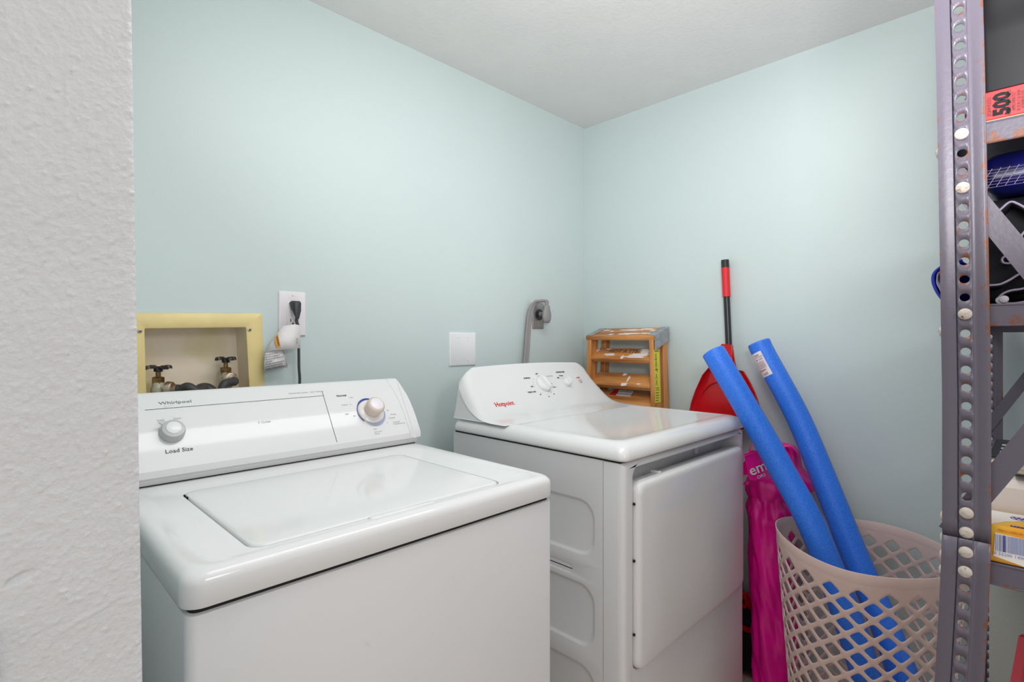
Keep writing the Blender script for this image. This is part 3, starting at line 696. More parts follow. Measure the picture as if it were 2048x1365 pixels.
# ------------------------------------------------------------------ wooden step ladder
def ladder():
    y0, y1 = 1.063, 1.3875; xf = 1.846; xb = 1.962
    t = thing('step_ladder', (1.9, 1.22, 0), 'folded wooden stepladder splashed with white paint, in the corner behind the dryer', 'ladder')
    th = math.atan2(.035, .115); ux = Vector((cos(th), 0, sin(th))); un = Vector((-sin(th), 0, cos(th)))
    A = Vector((xf, 0, 1.206))
    def tb(b, s0, s1, ya, yb, n0, n1, bev=.0015):
        c = BM(); box(c, (s0, ya, n0), (s1, yb, n1), bev, 2)
        for v in c.verts: p = v.co.copy(); v.co = A+ux*p.x+Vector((0, 1, 0))*p.y+un*p.z
        me = bpy.data.meshes.new('t'); c.to_mesh(me); c.free(); b.from_mesh(me); bpy.data.meshes.remove(me)
    b = BM(); tb(b, -.002, .056, y0-.003, y1+.004, -.019, 0, .003); cap = obj('top_board', b, 'wood', t, 'paint-splashed wooden cap')
    b = BM(); tb(b, .058, .118, y0-.003, y1+.004, -.019, 0, .003); obj('top_board', b, 'wood', t)
    for ya, yb, o_ in ((y0-.006, y0+.030, -1), (y1-.024, y1+.006, 1)):
        b = BM(); tb(b, .004, .119, ya, yb, .0002, .0018, .0006)
        if o_ < 0:
            P = [A+ux*s_+un*n_+Vector((0, y0-.0065, 0)) for s_, n_ in ((.002, .001), (.119, .001), (.121, -.036), (.006, -.030))]
            P2 = P[:2]+[P[2]+Vector((0, 0, -.0)), Vector((xf+.006, y0-.0065, 1.150))]
            P2 = [P[0], P[1], Vector((xb+.0, y0-.0065, 1.190)), Vector((xf+.004, y0-.0065, 1.147))]
            prism(b, P2, (0, .0018, 0))
        obj('metal_bracket', b, 'galv', t, 'galvanised corner bracket')
    sp = .035
    def yr(z): return (1.19-z)*sp
    def rail(x0, x1, side, ya, w, m='woodv', tw=0.0):
        b = BM(); L = []
        for z, dx in ((1.19, 0), (0.0, -.01)):
            y = ya + side*yr(z); y2 = y+w
            L.append([(x0+dx, y, z), (x1+dx, y, z), (x1+dx, y2, z), (x0+dx, y2, z)])
        loops(b, L, True, True); bmesh.ops.bevel(b, geom=list(b.edges), offset=.0015, segments=1, affect='EDGES')
        return obj('rail', b, m, t)
    rail(xf+.002, xf+.058, -1, y0+.002, .019); rail(xf+.002, xf+.058, 1, y1-.022, .019)
    rail(xf+.076, xf+.112, -1, y0+.0, .020); rail(xf+.076, xf+.112, 1, y1-.048, .024)
    # steps
    for i, (zf, dp) in enumerate(((1.094, .075), (.985, .080), (.908, .080), (.62, .1), (.34, .1), (.10, .1))):
        a = radians(38); b = BM(); ya = y0+.0215-yr(zf); yb = y1-.0225+yr(zf)
        c = BM(); box(c, (0, ya, -.018), (dp, yb, 0), .002, 2)
        z_off = zf+.0145
        for v in c.verts: p = v.co.copy(); v.co = Vector((xf+.0035+p.x*cos(a)-p.z*sin(a), p.y, z_off+p.x*sin(a)+p.z*cos(a)))
        s1 = obj('step', c, 'wood', t)
        rd = random.Random(10+i)
        xdir = Vector((cos(a), 0, sin(a))); nrm = Vector((-sin(a), 0, cos(a)))
        def blob(cy, sx, ry, rx, seed, n=18):
            rb = random.Random(seed); P = []
            for k in range(n):
                th_ = 2*pi*k/n; r = 1+rb.uniform(-.35, .25); P.append(Vector((xf+.0035, cy, z_off))+xdir*(sx+rx*r*sin(th_))+Vector((0, ry*r*cos(th_), 0))+nrm*.0002)
            q = BM(); prism(q, P, nrm*.0006); return q
        if i == 0:
            for cy, sx, ry, rx, sd in ((1.285, .030, .028, .008, 1), (1.36, .058, .006, .012, 2), (1.215, .016, .008, .012, 3), (1.145, .032, .045, .013, 4), (1.125, .055, .032, .014, 5), (1.16, .018, .05, .006, 6), (1.31, .066, .015, .004, 8)):
                obj('paint_splash', blob(cy, sx, ry, rx, sd), 'whitepaint', s1, smooth=0)
            text('NOT A STEP', .030, Vector((xf+.0035, 1.30, z_off))+xdir*.052+nrm*.0006, (0, -1, 0), xdir, 'ink', s1, sx=.95)
        if i == 1:
            for cy, sx, ry, rx, sd in ((1.23, .07, .010, .008, 11), (1.205, .010, .014, .012, 12), (1.20, .045, .006, .02, 13), (1.14, .018, .010, .004, 14)):
                obj('paint_splash', blob(cy, sx, ry, rx, sd), 'whitepaint', s1, smooth=0)
        if i == 2:
            P0 = Vector((xf+.0035, 0, z_off))
            b = BM(); prism(b, [P0+xdir*s_+Vector((0, y, 0))+nrm*.0003 for s_, y in ((.05, 1.30), (.085, 1.29), (.085, 1.265), (.05, 1.265))], nrm*.0004); l1 = obj('danger_label', b, 'redink', s1, 'red danger label', smooth=0)
            b = BM(); prism(b, [P0+xdir*s_+Vector((0, y, 0))+nrm*.0003 for s_, y in ((.05, 1.265), (.085, 1.265), (.085, 1.195), (.05, 1.195))], nrm*.0004); obj('label_strip', b, 'paper', s1, 'white label strip', smooth=0)
            text('DANGER', .012, P0+xdir*.068+Vector((0, 1.291, 0))+nrm*.0009, (0, -1, 0), xdir, 'gap', l1, sx=.6)
            for q_, s_ in enumerate(('WATCH YOUR STEP', 'DO NOT STAND ABOVE')): text(s_, .009, P0+xdir*(.075-.014*q_)+Vector((0, 1.262, 0))+nrm*.0009, (0, -1, 0), xdir, 'ink', s1, sx=.75)
    # splashes on the cap
    def cblob(cy, s0, ry, rs, seed):
        rb = random.Random(seed); P = []
        for k in range(20):
            th_ = 2*pi*k/20; r = 1+rb.uniform(-.4, .25); P.append(A+ux*(s0+rs*r*sin(th_))+Vector((0, cy+ry*r*cos(th_), 0))+un*.0003)
        q = BM(); prism(q, P, un*.0006); return q
    for k, a_ in enumerate(((1.19, .030, .05, .013), (1.275, .022, .014, .008), (1.12, .032, .028, .010), (1.215, .085, .06, .010), (1.14, .095, .035, .010), (1.34, .088, .02, .007), (1.30, .07, .01, .006), (1.10, .075, .02, .008))):
        obj('paint_splash', cblob(*a_, 30+k), 'whitepaint', cap, smooth=0)
    # yellow instruction label on the outer face of the near front rail
    fx = lambda z: (xf+.004-(1.19-z)*.008)
    b = BM(); P = []
    yl = lambda z: y0+.002-yr(z)-.0006
    P = [(fx(1.150), yl(1.150), 1.150), (fx(1.15)+.042, yl(1.150), 1.150), (fx(.942)+.042, yl(.942), .942), (fx(.942), yl(.942), .942)]
    prism(b, P, (0, -.0006, 0)); lb = obj('instruction_label', b, 'ylabel', t, 'bright yellow instruction label', smooth=0)
    ylz = lambda z: yl(z)-.0008
    for i, (s_, z, sz) in enumerate((('CAUTION', 1.144, .007), ('SETUP', 1.112, .006), ('PROPER USE', 1.072, .0055), ('KEEP BODY CENTERED', 1.0, .0035), ('DO NOT OVERREACH', .992, .0035), ('INSPECT BEFORE', .981, .0045), ('MAXIMUM LOAD', .971, .0045), ('DO NOT USE AS', .961, .0045), ('NEVER LEAVE', .951, .0045))):
        text(s_, sz, (fx(z)+.004, ylz(z), z), (1, 0, 0), (0, 0, 1), 'ink', lb, sx=.75 if len(s_) > 8 else 1)
    b = BM()
    def seg(x1_, z1_, x2_, z2_, r=.0007):
        tube(b, [Vector((fx(z1_)+x1_, ylz(z1_), z1_)), Vector((fx(z2_)+x2_, ylz(z2_), z2_))], r, 4)
    for zz in (1.125, 1.098, 1.045, 1.02):
        seg(.006, zz-.012, .012, zz+.010); seg(.020, zz-.012, .014, zz+.010); seg(.008, zz-.004, .018, zz-.004); seg(.009, zz+.002, .017, zz+.002); seg(.012, zz+.010, .016, zz+.010)
    seg(.004, 1.088, .026, 1.088); seg(.010, 1.084, .020, 1.064, .0015)
    obj('label_drawing', b, 'ink', lb, smooth=0)
ladder()

# ------------------------------------------------------------------ broom and dustpan
def broom():
    top = px(1450, 520, 1.952); low = px(1458, 700, 1.945)
    d = (low-top).normalized(); ln = (top.z-.24)/-d.z; bot = top+d*ln
    t = thing('broom', (bot.x, bot.y, 0), 'upright broom with red and black handle behind the dryer', 'broom')
    b = BM(); tube(b, [top+d*.135, top+d*ln], .0115, 16); obj('pole', b, 'blk', t, 'black tube handle')
    b = BM(); g = .0148
    L = [top+d*s_ for s_ in (.030, .032, .06, .10, .134, .138, .139)]
    tube(b, L, lambda s_: g*(1-.06*sin(s_*pi)), 18); obj('grip', b, 'redgrip', t, 'red grip')
    b = BM(); tube(b, [top+d*s_ for s_ in (0, .001, .004, .010, .018, .0315)], lambda s_: .0142*min(1, .35+2.3*s_**.6), 18); obj('end_cap', b, 'blk', t, 'black end cap')
    c = Vector((bot.x, bot.y, 0)); x0, x1 = c.x-.028, c.x+.008
    b = BM(); ya, yb = c.y-.105, c.y+.10
    for (p, q) in (((ya, .215), (c.y-.02, .265)), ((yb, .215), (c.y+.02, .265)), ((ya, .165), (yb, .165)), ((ya, .215), (ya-.004, .165)), ((yb, .215), (yb+.004, .165))):
        dd = Vector((0, q[0]-p[0], q[1]-p[1])).normalized(); nn = Vector((0, -dd.z, dd.y))*.009
        P = [Vector((x0, p[0], p[1]))+nn, Vector((x0, q[0], q[1]))+nn, Vector((x0, q[0], q[1]))-nn, Vector((x0, p[0], p[1]))-nn]; prism(b, P, (x1-x0, 0, 0))
    box(b, (x0, c.y-.03, .235), (x1, c.y+.03, .285), .004, 2)
    obj('broom_head', b, 'red', t, 'red broom head frame')
    b = BM(); L = []
    for z, w_, dd in ((.255, .02, 0), (.20, .098, 0), (.15, .11, .002), (.02, .135, .01)):
        L.append([(x0+.004-dd, c.y-w_, z), (x0+.004-dd, c.y+w_, z), (x1-.004+dd*.3, c.y+w_, z), (x1-.004+dd*.3, c.y-w_, z)])
    loops(b, L, True, True); obj('bristles', b, 'cloth', t, 'black bristles', kind='stuff')
    # dustpan clipped to the handle
    c = px(1457, 760, 1.90); t = thing('dustpan', c, 'glossy red dustpan clipped upside down to the broom handle', 'dustpan')
    X = 1.925
    Lf = [px(u, v, X) for u, v in ((1446, 700), (1436, 715), (1420, 738), (1411, 750), (1398, 780), (1390, 803), (1386, 822), (1385, 850), (1386, 880))]
    Rt = [px(u, v, X) for u, v in ((1467, 700), (1471, 722), (1477, 740), (1491, 742), (1504, 762), (1515, 785), (1523, 808), (1527, 828), (1529, 850))]
    b = BM(); L = []
    for i, (l, r_) in enumerate(zip(Lf, Rt)):
        f = i/8; dep = .010+.020*min(1, f*2.2); row = []
        z = (l.z+r_.z)/2
        for s_ in (0, 0, .03, .07, .16, .3, .5, .7, .84, .93, .97, 1, 1):
            k = len(row); y = l.y+(r_.y-l.y)*s_; edge_ = 1-min(1, min(s_, 1-s_)/.13)
            zz = l.z+(r_.z-l.z)*s_ 
            xx = X - dep*(edge_**1.5) if 0 < k < 12 else X-dep+.004
            row.append((xx, y + (-.003 if k == 12 else .003 if k == 0 else 0), zz))
        L.append(row)
    loops(b, L, closed=False); o = obj('pan', b, 'red', t, smooth=40); solid(o, .002, 1)
    # raised arch inside the pan
    P = [px(u, v, X-.004) for u, v in ((1392, 818), (1398, 800), (1407, 784), (1420, 770), (1434, 764), (1450, 762), (1466, 764), (1482, 770), (1496, 782), (1508, 800), (1518, 822))]
    b = BM(); tube(b, smoothpath(P, 4), .0035, 8); obj('pan_ridge', b, 'red', t)
    b = BM(); P = [px(u, v, X-.003) for u, v in ((1446, 688), (1467, 690), (1467.5, 712), (1474, 745), (1440, 745), (1446, 712))]; prism(b, P, (-.022, 0, 0)); bmesh.ops.bevel(b, geom=list(b.edges), offset=.003, segments=2, affect='EDGES'); obj('socket', b, 'red', t, 'red handle clip')
broom()

# ------------------------------------------------------------------ laundry basket with diamond holes
BC = Vector((1.700, .335, 0))
def basket_xy(th, z, off=0):
    f = z/.63; r = (.168+.047*f)+off
    return Vector((BC.x+r*cos(th), BC.y+r*sin(th), z))
def basket():
    t = thing('laundry_basket', BC, 'tall taupe plastic basket pierced with diamond holes, holding two pool noodles', 'basket')
    N = 22; pz_ = .0525; z0 = .045; rows = 20    # half-rows
    def S_(a, z):
        th = a*2*pi/N
        lift = .018*max(0, cos(th-radians(100)))**2 + .004*cos(3*th)
        zz = z*(1+lift/.63) if z > .3 else z
        return basket_xy(th, zz)
    b = BM(); cache = {}
    def V(a, z):
        k = (round((a % N)*1e4), round(z*1e6))
        if k not in cache: cache[k] = b.verts.new(S_(a, z))
        return cache[k]
    hh = pz_/2; n = 4
    def outer(a, z): # diamond boundary, n segments per side
        C = [(a+.5, z), (a, z+hh), (a-.5, z), (a, z-hh)]; P = []
        for i in range(4):
            p, q = C[i], C[(i+1) % 4]
            for k in range(n): P.append((p[0]+(q[0]-p[0])*k/n, p[1]+(q[1]-p[1])*k/n))
        return P
    def inner(a, z, s):
        P = outer(a, z); out = []
        for i, (pa, pz2) in enumerate(P):
            da, dz = (pa-a), (pz2-z); k = i % n
            f = s*(.90 if k == 0 else 1.0)
            out.append((a+da*f, z+dz*f))
        return out
    for r in range(rows):
        z = z0+hh+hh*r; sh = .5*(r % 2)
        for c in range(N):
            a = c+sh; Po = outer(a, z); Pi = inner(a, z, .73)
            vo = [V(*p) for p in Po]; vi = [b.verts.new(S_(*p)) for p in Pi]; m_ = len(vo)
            for i in range(m_): b.faces.new((vo[i], vo[(i+1) % m_], vi[(i+1) % m_], vi[i]))
    # close the saw-tooth edges to plain bands
    ztop = z0+hh*(rows); rimz = .63
    ztA = z0+hh+hh*(rows-1)  # centre z of last row
    sh = .5*((rows-1) % 2)
    for c in range(N):
        a = c+sh
        lo = [(a-.5+k*.5/n, ztA+hh*k/n) for k in range(n+1)]+[(a+k*.5/n, ztA+hh*(1-k/n)) for k in range(1, n+1)]
        prev = [V(*p) for p in lo]
        for zz in (ztA+hh+.008, rimz-.03, rimz):
            cur = [V(p[0], zz) for p in lo]
            for i in range(len(lo)-1): b.faces.new((prev[i], prev[i+1], cur[i+1], cur[i]))
            prev = cur
    for c in range(N):
        a = c
        lo = [(a-.5+k*.5/n, z0+hh-hh*k/n) for k in range(n+1)]+[(a+k*.5/n, z0+hh*k/n) for k in range(1, n+1)]
        prev = [V(*p) for p in lo]; 
        for zz in (z0-.006, .004):
            cur = [V(p[0], zz) for p in lo]
            for i in range(len(lo)-1): b.faces.new((prev[i], prev[i+1], cur[i+1], cur[i]))
            prev = cur
    o = obj('pierced_wall', b, 'taupe', t, 'pierced basket wall', smooth=40); solid(o, .0032, 0)
    md = o.modifiers.new('bv', 'BEVEL'); md.width = .0007; md.segments = 1; md.limit_method = 'ANGLE'; md.angle_limit = radians(50)
    b = BM(); L = [[basket_xy(2*pi*k/44, z, -.002) for k in range(44)] for z in (.004, .008)]; loops(b, L, True, True); obj('base', b, 'taupe', t)
basket()

# ------------------------------------------------------------------ pool noodles
def noodle(pts, r, lab, sticker=False):
    P = smoothpath(pts, 8); t = thing('pool_noodle', pts[-1], lab, 'pool noodle', 'blue pool noodles in the basket')
    rad = lambda s_: r
    b = BM(); L = []; X = None; n = 32; hr = .010
    fr = []
    for i, p in enumerate(P):
        tg = (P[min(i+1, len(P)-1)]-P[max(i-1, 0)]).normalized()
        if X is None: X, Y, _ = basis(tg, (0, 0, 1))
        else: X = (X-tg*X.dot(tg)).normalized(); Y = tg.cross(X)
        fr.append((p, X.copy(), Y.copy(), tg))
    ringp = lambda p, x, y, q: [p+x*(q*cos(2*pi*k/n))+y*(q*sin(2*pi*k/n)) for k in range(n)]
    p, x, y, tg = fr[0]
    L = [ringp(p+tg*.03, x, y, hr), ringp(p, x, y, hr), ringp(p-tg*.0005, x, y, r-.003), ringp(p+tg*.0015, x, y, r-.0006)]
    L += [ringp(p+tg*.004 if i == 0 else p, x, y, r) for i, (p, x, y, tg) in enumerate(fr)]
    loops(b, L, True, True)
    obj('foam_tube', b, 'foam', t, smooth=40)
    return t, fr
RN = .0368
A = [pd(1426, 703, 1.70), pd(1439, 725, 1.685), pd(1501, 830, 1.625), pd(1563, 939, 1.555), pd(1637, 1082, 1.465), pd(1732, 1352, 1.36), Vector((1.61, .262, .045))]
tA, frA = noodle(A, RN, 'plain blue foam pool noodle in front, leaning over the dryer corner')
B = [pd(1517, 685, 1.80), pd(1531, 703+11, 1.785), pd(1593, 829, 1.715), pd(1640, 939, 1.64), pd(1697, 1082, 1.545), pd(1803, 1345, 1.395), Vector((1.695, .215, .045))]
tB, frB = noodle(B, RN, 'blue foam pool noodle with a white sticker near its tip, leaning by the wall')
def sticker():
    # curved label wrapped on noodle B
    P = smoothpath(B, 8); 
    import bisect
    b = BM(); r = RN+.0006
    def pt(s_, a):  # s_ metres from tip, angle from camera-facing left
        acc = 0
        for i in range(len(P)-1):
            l = (P[i+1]-P[i]).length
            if acc+l >= s_: break
            acc += l
        f = (s_-acc)/l; p = P[i].lerp(P[i+1], f); tg = (P[i+1]-P[i]).normalized()
        vw = (CO-p).normalized(); vw = (vw-tg*vw.dot(tg)).normalized(); sd = tg.cross(vw)
        return p, tg, vw, sd
    def sp(s_, a, lift=0):
        p, tg, vw, sd = pt(s_, a); return p+(vw*cos(a)+sd*sin(a))*(r+lift)
    p, tg, vw, sd = pt(.1, 0)
    sgn = 1 if (sd.dot(Vector((S, -S, 0)))) < 0 else -1
    a0, a1 = sgn*radians(8), sgn*radians(95)
    L = [[sp(.033+.085*i/14, a0+(a1-a0)*k/10) for k in range(11)] for i in range(15)]
    loops(b, L, closed=False); o = obj('sticker', b, 'paper', tB, 'white sticker with small print', smooth=60)
    def stx(s, sz, ss, aa, m, sx=1):
        p, tg, vw, sd = pt(ss, 0); nn = vw*cos(aa)+sd*sin(aa); xdir = tg.cross(nn)*-1
        xd = -sgn*(sd*cos(aa)-vw*sin(aa)) 
        text(s, sz, p+nn*(r+.0007), xd, -tg, m, o, ext=.0003, sx=sx, align='CENTER')
    a = sgn*radians(40)
    stx('Aqua', .010, .042, a, 'pinkink'); stx('POOL NOODLE', .004, .050, sgn*radians(30), 'pinkink')
    stx('USA', .008, .058, sgn*radians(26), 'pinkink'); stx('\u2022', .02, .059, sgn*radians(50), 'redink')
    for i in range(6): stx('Not a lifesaving device', .0032, .067+.0042*i, sgn*radians(36), 'pinkink')
    stx('WARNING', .006, .096, sgn*radians(44), 'redink')
    stx('||||||||', .009, .108, sgn*radians(38), 'pinkink')
sticker()

# ------------------------------------------------------------------ pink nylon bag
def pinkbag():
    C0 = Vector((1.845, .622, 0)); Rv = Vector((S, -S, 0)); Fv = Vector((S, S, 0))
    t = thing('nylon_bag', C0, 'bright pink nylon carry bag standing behind the basket, white letters on its flap', 'bag')
    b = BM(); L = []; n = 72; nz = 90
    prof = [(0, .066), (.08, .070), (.2, .071), (.35, .076), (.50, .077), (.62, .074), (.67, .064), (.71, .060), (.735, .062)]
    def rad(z):
        for (a, ra), (c, rc) in zip(prof, prof[1:]):
            if a <= z <= c: return ra+(rc-ra)*(z-a)/(c-a)
        return prof[-1][1]
    for j in range(nz+1):
        z = .735*j/nz; row = []
        off = Rv*(.006*sin(z*7)-.006*(z/.7)+.004) ; r0 = rad(z)
        for k in range(n):
            th = 2*pi*k/n; q = Vector((cos(th)*1.2, sin(th)*1.2, z*3.2))
            d = .012*noise.noise(q*2.0) + .006*noise.noise(Vector((q.x*3.5+z*9, q.y*3.5-z*7, z*6))) - .0025*abs(sin(th*2.0+z*11+3*noise.noise(q*1.5)))**.5 + .008*noise.ridged_multi_fractal(Vector((cos(th+z*3.5)*3, sin(th+z*3.5)*3, z*5)), 1, 2, 3, 1, 2)*.6 - .004
            gather = .0035*sin(th*11+z*9)*max(0, (z-.55)/.185)
            d2 = .0035*sin(z*75+2*sin(th*2))*max(0, 1-abs(z-.64)/.07)
            r = r0+d-.004+gather+d2
            row.append(C0+Rv*(r*cos(th))+Fv*(r*.86*sin(th))+Vector((0, 0, z))+off)
        L.append(row)
    loops(b, L, True, False)
    obj('bag_body', b, 'pink', t, 'crumpled pink nylon body', smooth=180)
    # gathered collar
    b = BM(); L = []; nz = 26
    cp = [(.665, .070, 0), (.69, .092, .010), (.712, .106, .022), (.732, .104, .024), (.755, .082, .018), (.775, .066, .012), (.80, .058, .018), (.825, .048, .026), (.842, .034, .03), (.85, .012, .032)]
    for z, r0, sh in [tuple(cp[i][q]+(cp[i+1][q]-cp[i][q])*f for q in range(3)) for i in range(len(cp)-1) for f in (0, .33, .67)]+[cp[-1]]:
        row = []
        for k in range(n):
            th = 2*pi*k/n; d = .012*noise.noise(Vector((cos(th)*2.4, sin(th)*2.4, z*14))) + .003*sin(th*13+z*30)
            r = (r0+d*min(1, r0/.05)); row.append(C0+Rv*(r*1.0*cos(th)*(1.15 if cos(th) > 0 else .98)+sh)+Fv*(r*.72*sin(th))+Vector((0, 0, z+.006*cos(th)-.01*max(0, cos(th)))))
        L.append(row)
    loops(b, L, False, True); obj('gathered_collar', b, 'pink', t, 'wide gathered top', smooth=180)
    # flap with letters
    dep = 1.655
    fl = [(1488, 909), (1504, 901), (1535, 905), (1545, 958), (1520, 960), (1500, 962)]
    b = BM(); vs = [pd(u, v, dep) for u, v in fl]; prism(b, vs, Fv*.003); bmesh.ops.bevel(b, geom=list(b.edges), offset=.001, segments=1, affect='EDGES')
    f = obj('flap', b, 'pink', t, 'pink flap with white letters')
    e1 = pd(1520, 944, dep)-pd(1503, 951, dep)
    text('em', .047, pd(1498.5, 944.5, dep-.004), e1, Vector((-.2*S, .2*S, 1)), 'plate', f, bold=.0006, sx=1.0)
    text('ORS', .014, pd(1514, 956.5, dep-.004), e1, Vector((-.2*S, .2*S, 1)), 'plate', f, sx=1.1)
    b = BM(); tube(b, [pd(1489, 912.5, dep-.002), pd(1512, 904.5, dep-.002)], .0011, 6); obj('stitched_hem', b, 'pink2', f)
    # side web and straps
    b = BM()
    prism(b, [pd(u, v, dep+.03) for u, v in ((1479, 942), (1494, 916), (1500, 950), (1484, 951))], Fv*.003)
    obj('side_flap', b, 'pink', t)
    def strap(pts, w=.012, nm='strap', m='pink2'):
        b = BM(); P = smoothpath(pts, 6); tube(b, P, 1, 8, sx=.0014, sy=w/2, up=(S, S, 0)); obj(nm, b, m, t)
    strap([pd(1496, 912, 1.72), pd(1505, 890, 1.74), pd(1520, 885, 1.76), pd(1540, 900, 1.76)])
    strap([pd(1568, 893, 1.71), pd(1582, 892, 1.70), pd(1595, 905, 1.69), pd(1601, 925, 1.68), pd(1606, 945, 1.67)], .018)
    strap([pd(1496, 967, 1.68), pd(1488, 968, 1.70), pd(1482, 975, 1.72), pd(1479, 990, 1.74)], .012, m='pink')
    strap([pd(1580, 1290, 1.64), pd(1588, 1292, 1.66), pd(1592, 1310, 1.68), pd(1594, 1340, 1.70)], .014)
pinkbag()

# ------------------------------------------------------------------ steel shelving unit
SX0, SX1 = .95, 1.90
def holed_angle(x, yc, z0, z1, first, pitch, side, lean, name, par, lab=None, sgnx=1, w=.0505, hw=.0055, flange=.036, fold=1):
    """angle post: face in plane x, holes in the centre; return flange along +x at the y edge 'fold'"""
    b = BM(); n = 16; wear = b.verts.layers.float.new('wear')
    wr_ = .95
    prof_l = [(-w/2, 0, wr_), (-w/2+.004, 0, .3), (-.0150, 0, 0), (-.0130, .0007, 0), (-.0098, .0007, 0), (-.0080, 0, 0)]
    def vert(y, x_, z, wv):
        v = b.verts.new((x+x_*sgnx, yc+lean(z)+y, z)); v[wear] = wv; return v
    zs = []; z = first
    while z > z0+pitch*.6: zs.append(z); z -= pitch
    lev = [z1]+[a-pitch/2 for a in zs]; lev[-1] = z0 if lev[-1] < z0+pitch*.4 else lev[-1]
    if lev[-1] > z0+1e-6: lev.append(z0)
    # side strips
    for sg in (-1, 1):
        pr = [(-sg*p[0], p[1], p[2] if sg != fold else p[2]*.5) for p in prof_l]
        if sg == fold*1:  # add return flange
            pr = [(sg*w/2, .003+flange*q, .3) for q in (1, .5, 0)]+pr
        cols = [[vert(p[0], p[1], z, p[2]) for p in pr] for z in lev]
        for a, c in zip(cols, cols[1:]):
            for i in range(len(pr)-1): b.faces.new((a[i], a[i+1], c[i+1], c[i]))
    # centre strip with holes
    hwid = .0080
    for k in range(len(lev)-1):
        za, zb = lev[k], lev[k+1]; hz = zs[k] if k < len(zs) else None
        q = n//4
        O_ = []
        for i in range(4):
            P4 = [(hwid, za), (-hwid, za), (-hwid, zb), (hwid, zb)]
            p, r = P4[i], P4[(i+1) % 4]
            for s_ in range(q): O_.append((p[0]+(r[0]-p[0])*s_/q, p[1]+(r[1]-p[1])*s_/q))
        if hz is None or abs(za-zb) < .014:
            b.faces.new([vert(y, 0, z, 0) for y, z in O_]); continue
        I2 = [(hw*cos(radians(45+360*i/n)), hz+hw*sin(radians(45+360*i/n))) for i in range(n)]
        vo = [vert(y, 0, z, 0) for y, z in O_]; vi = [vert(y, 0, z, .75) for y, z in I2]
        for i in range(n): b.faces.new((vo[i], vo[(i+1) % n], vi[(i+1) % n], vi[i]))
    bmesh.ops.remove_doubles(b, verts=b.verts, dist=1e-6)
    o = obj(name, b, 'shelf', par, lab, smooth=30); solid(o, .002, 0); return o
def shelf_bar(par, name, x0, x1, y0, y1, z0, z1):
    b = BM(); wl = b.verts.layers.float.new('wear'); box(b, (x0, y0, z0), (x1, y1, z1), .0025, 2)
    for v in b.verts: v[wl] = .6 if v.co.z < z0+.004 else 0
    return obj(name, b, 'shelf', par)
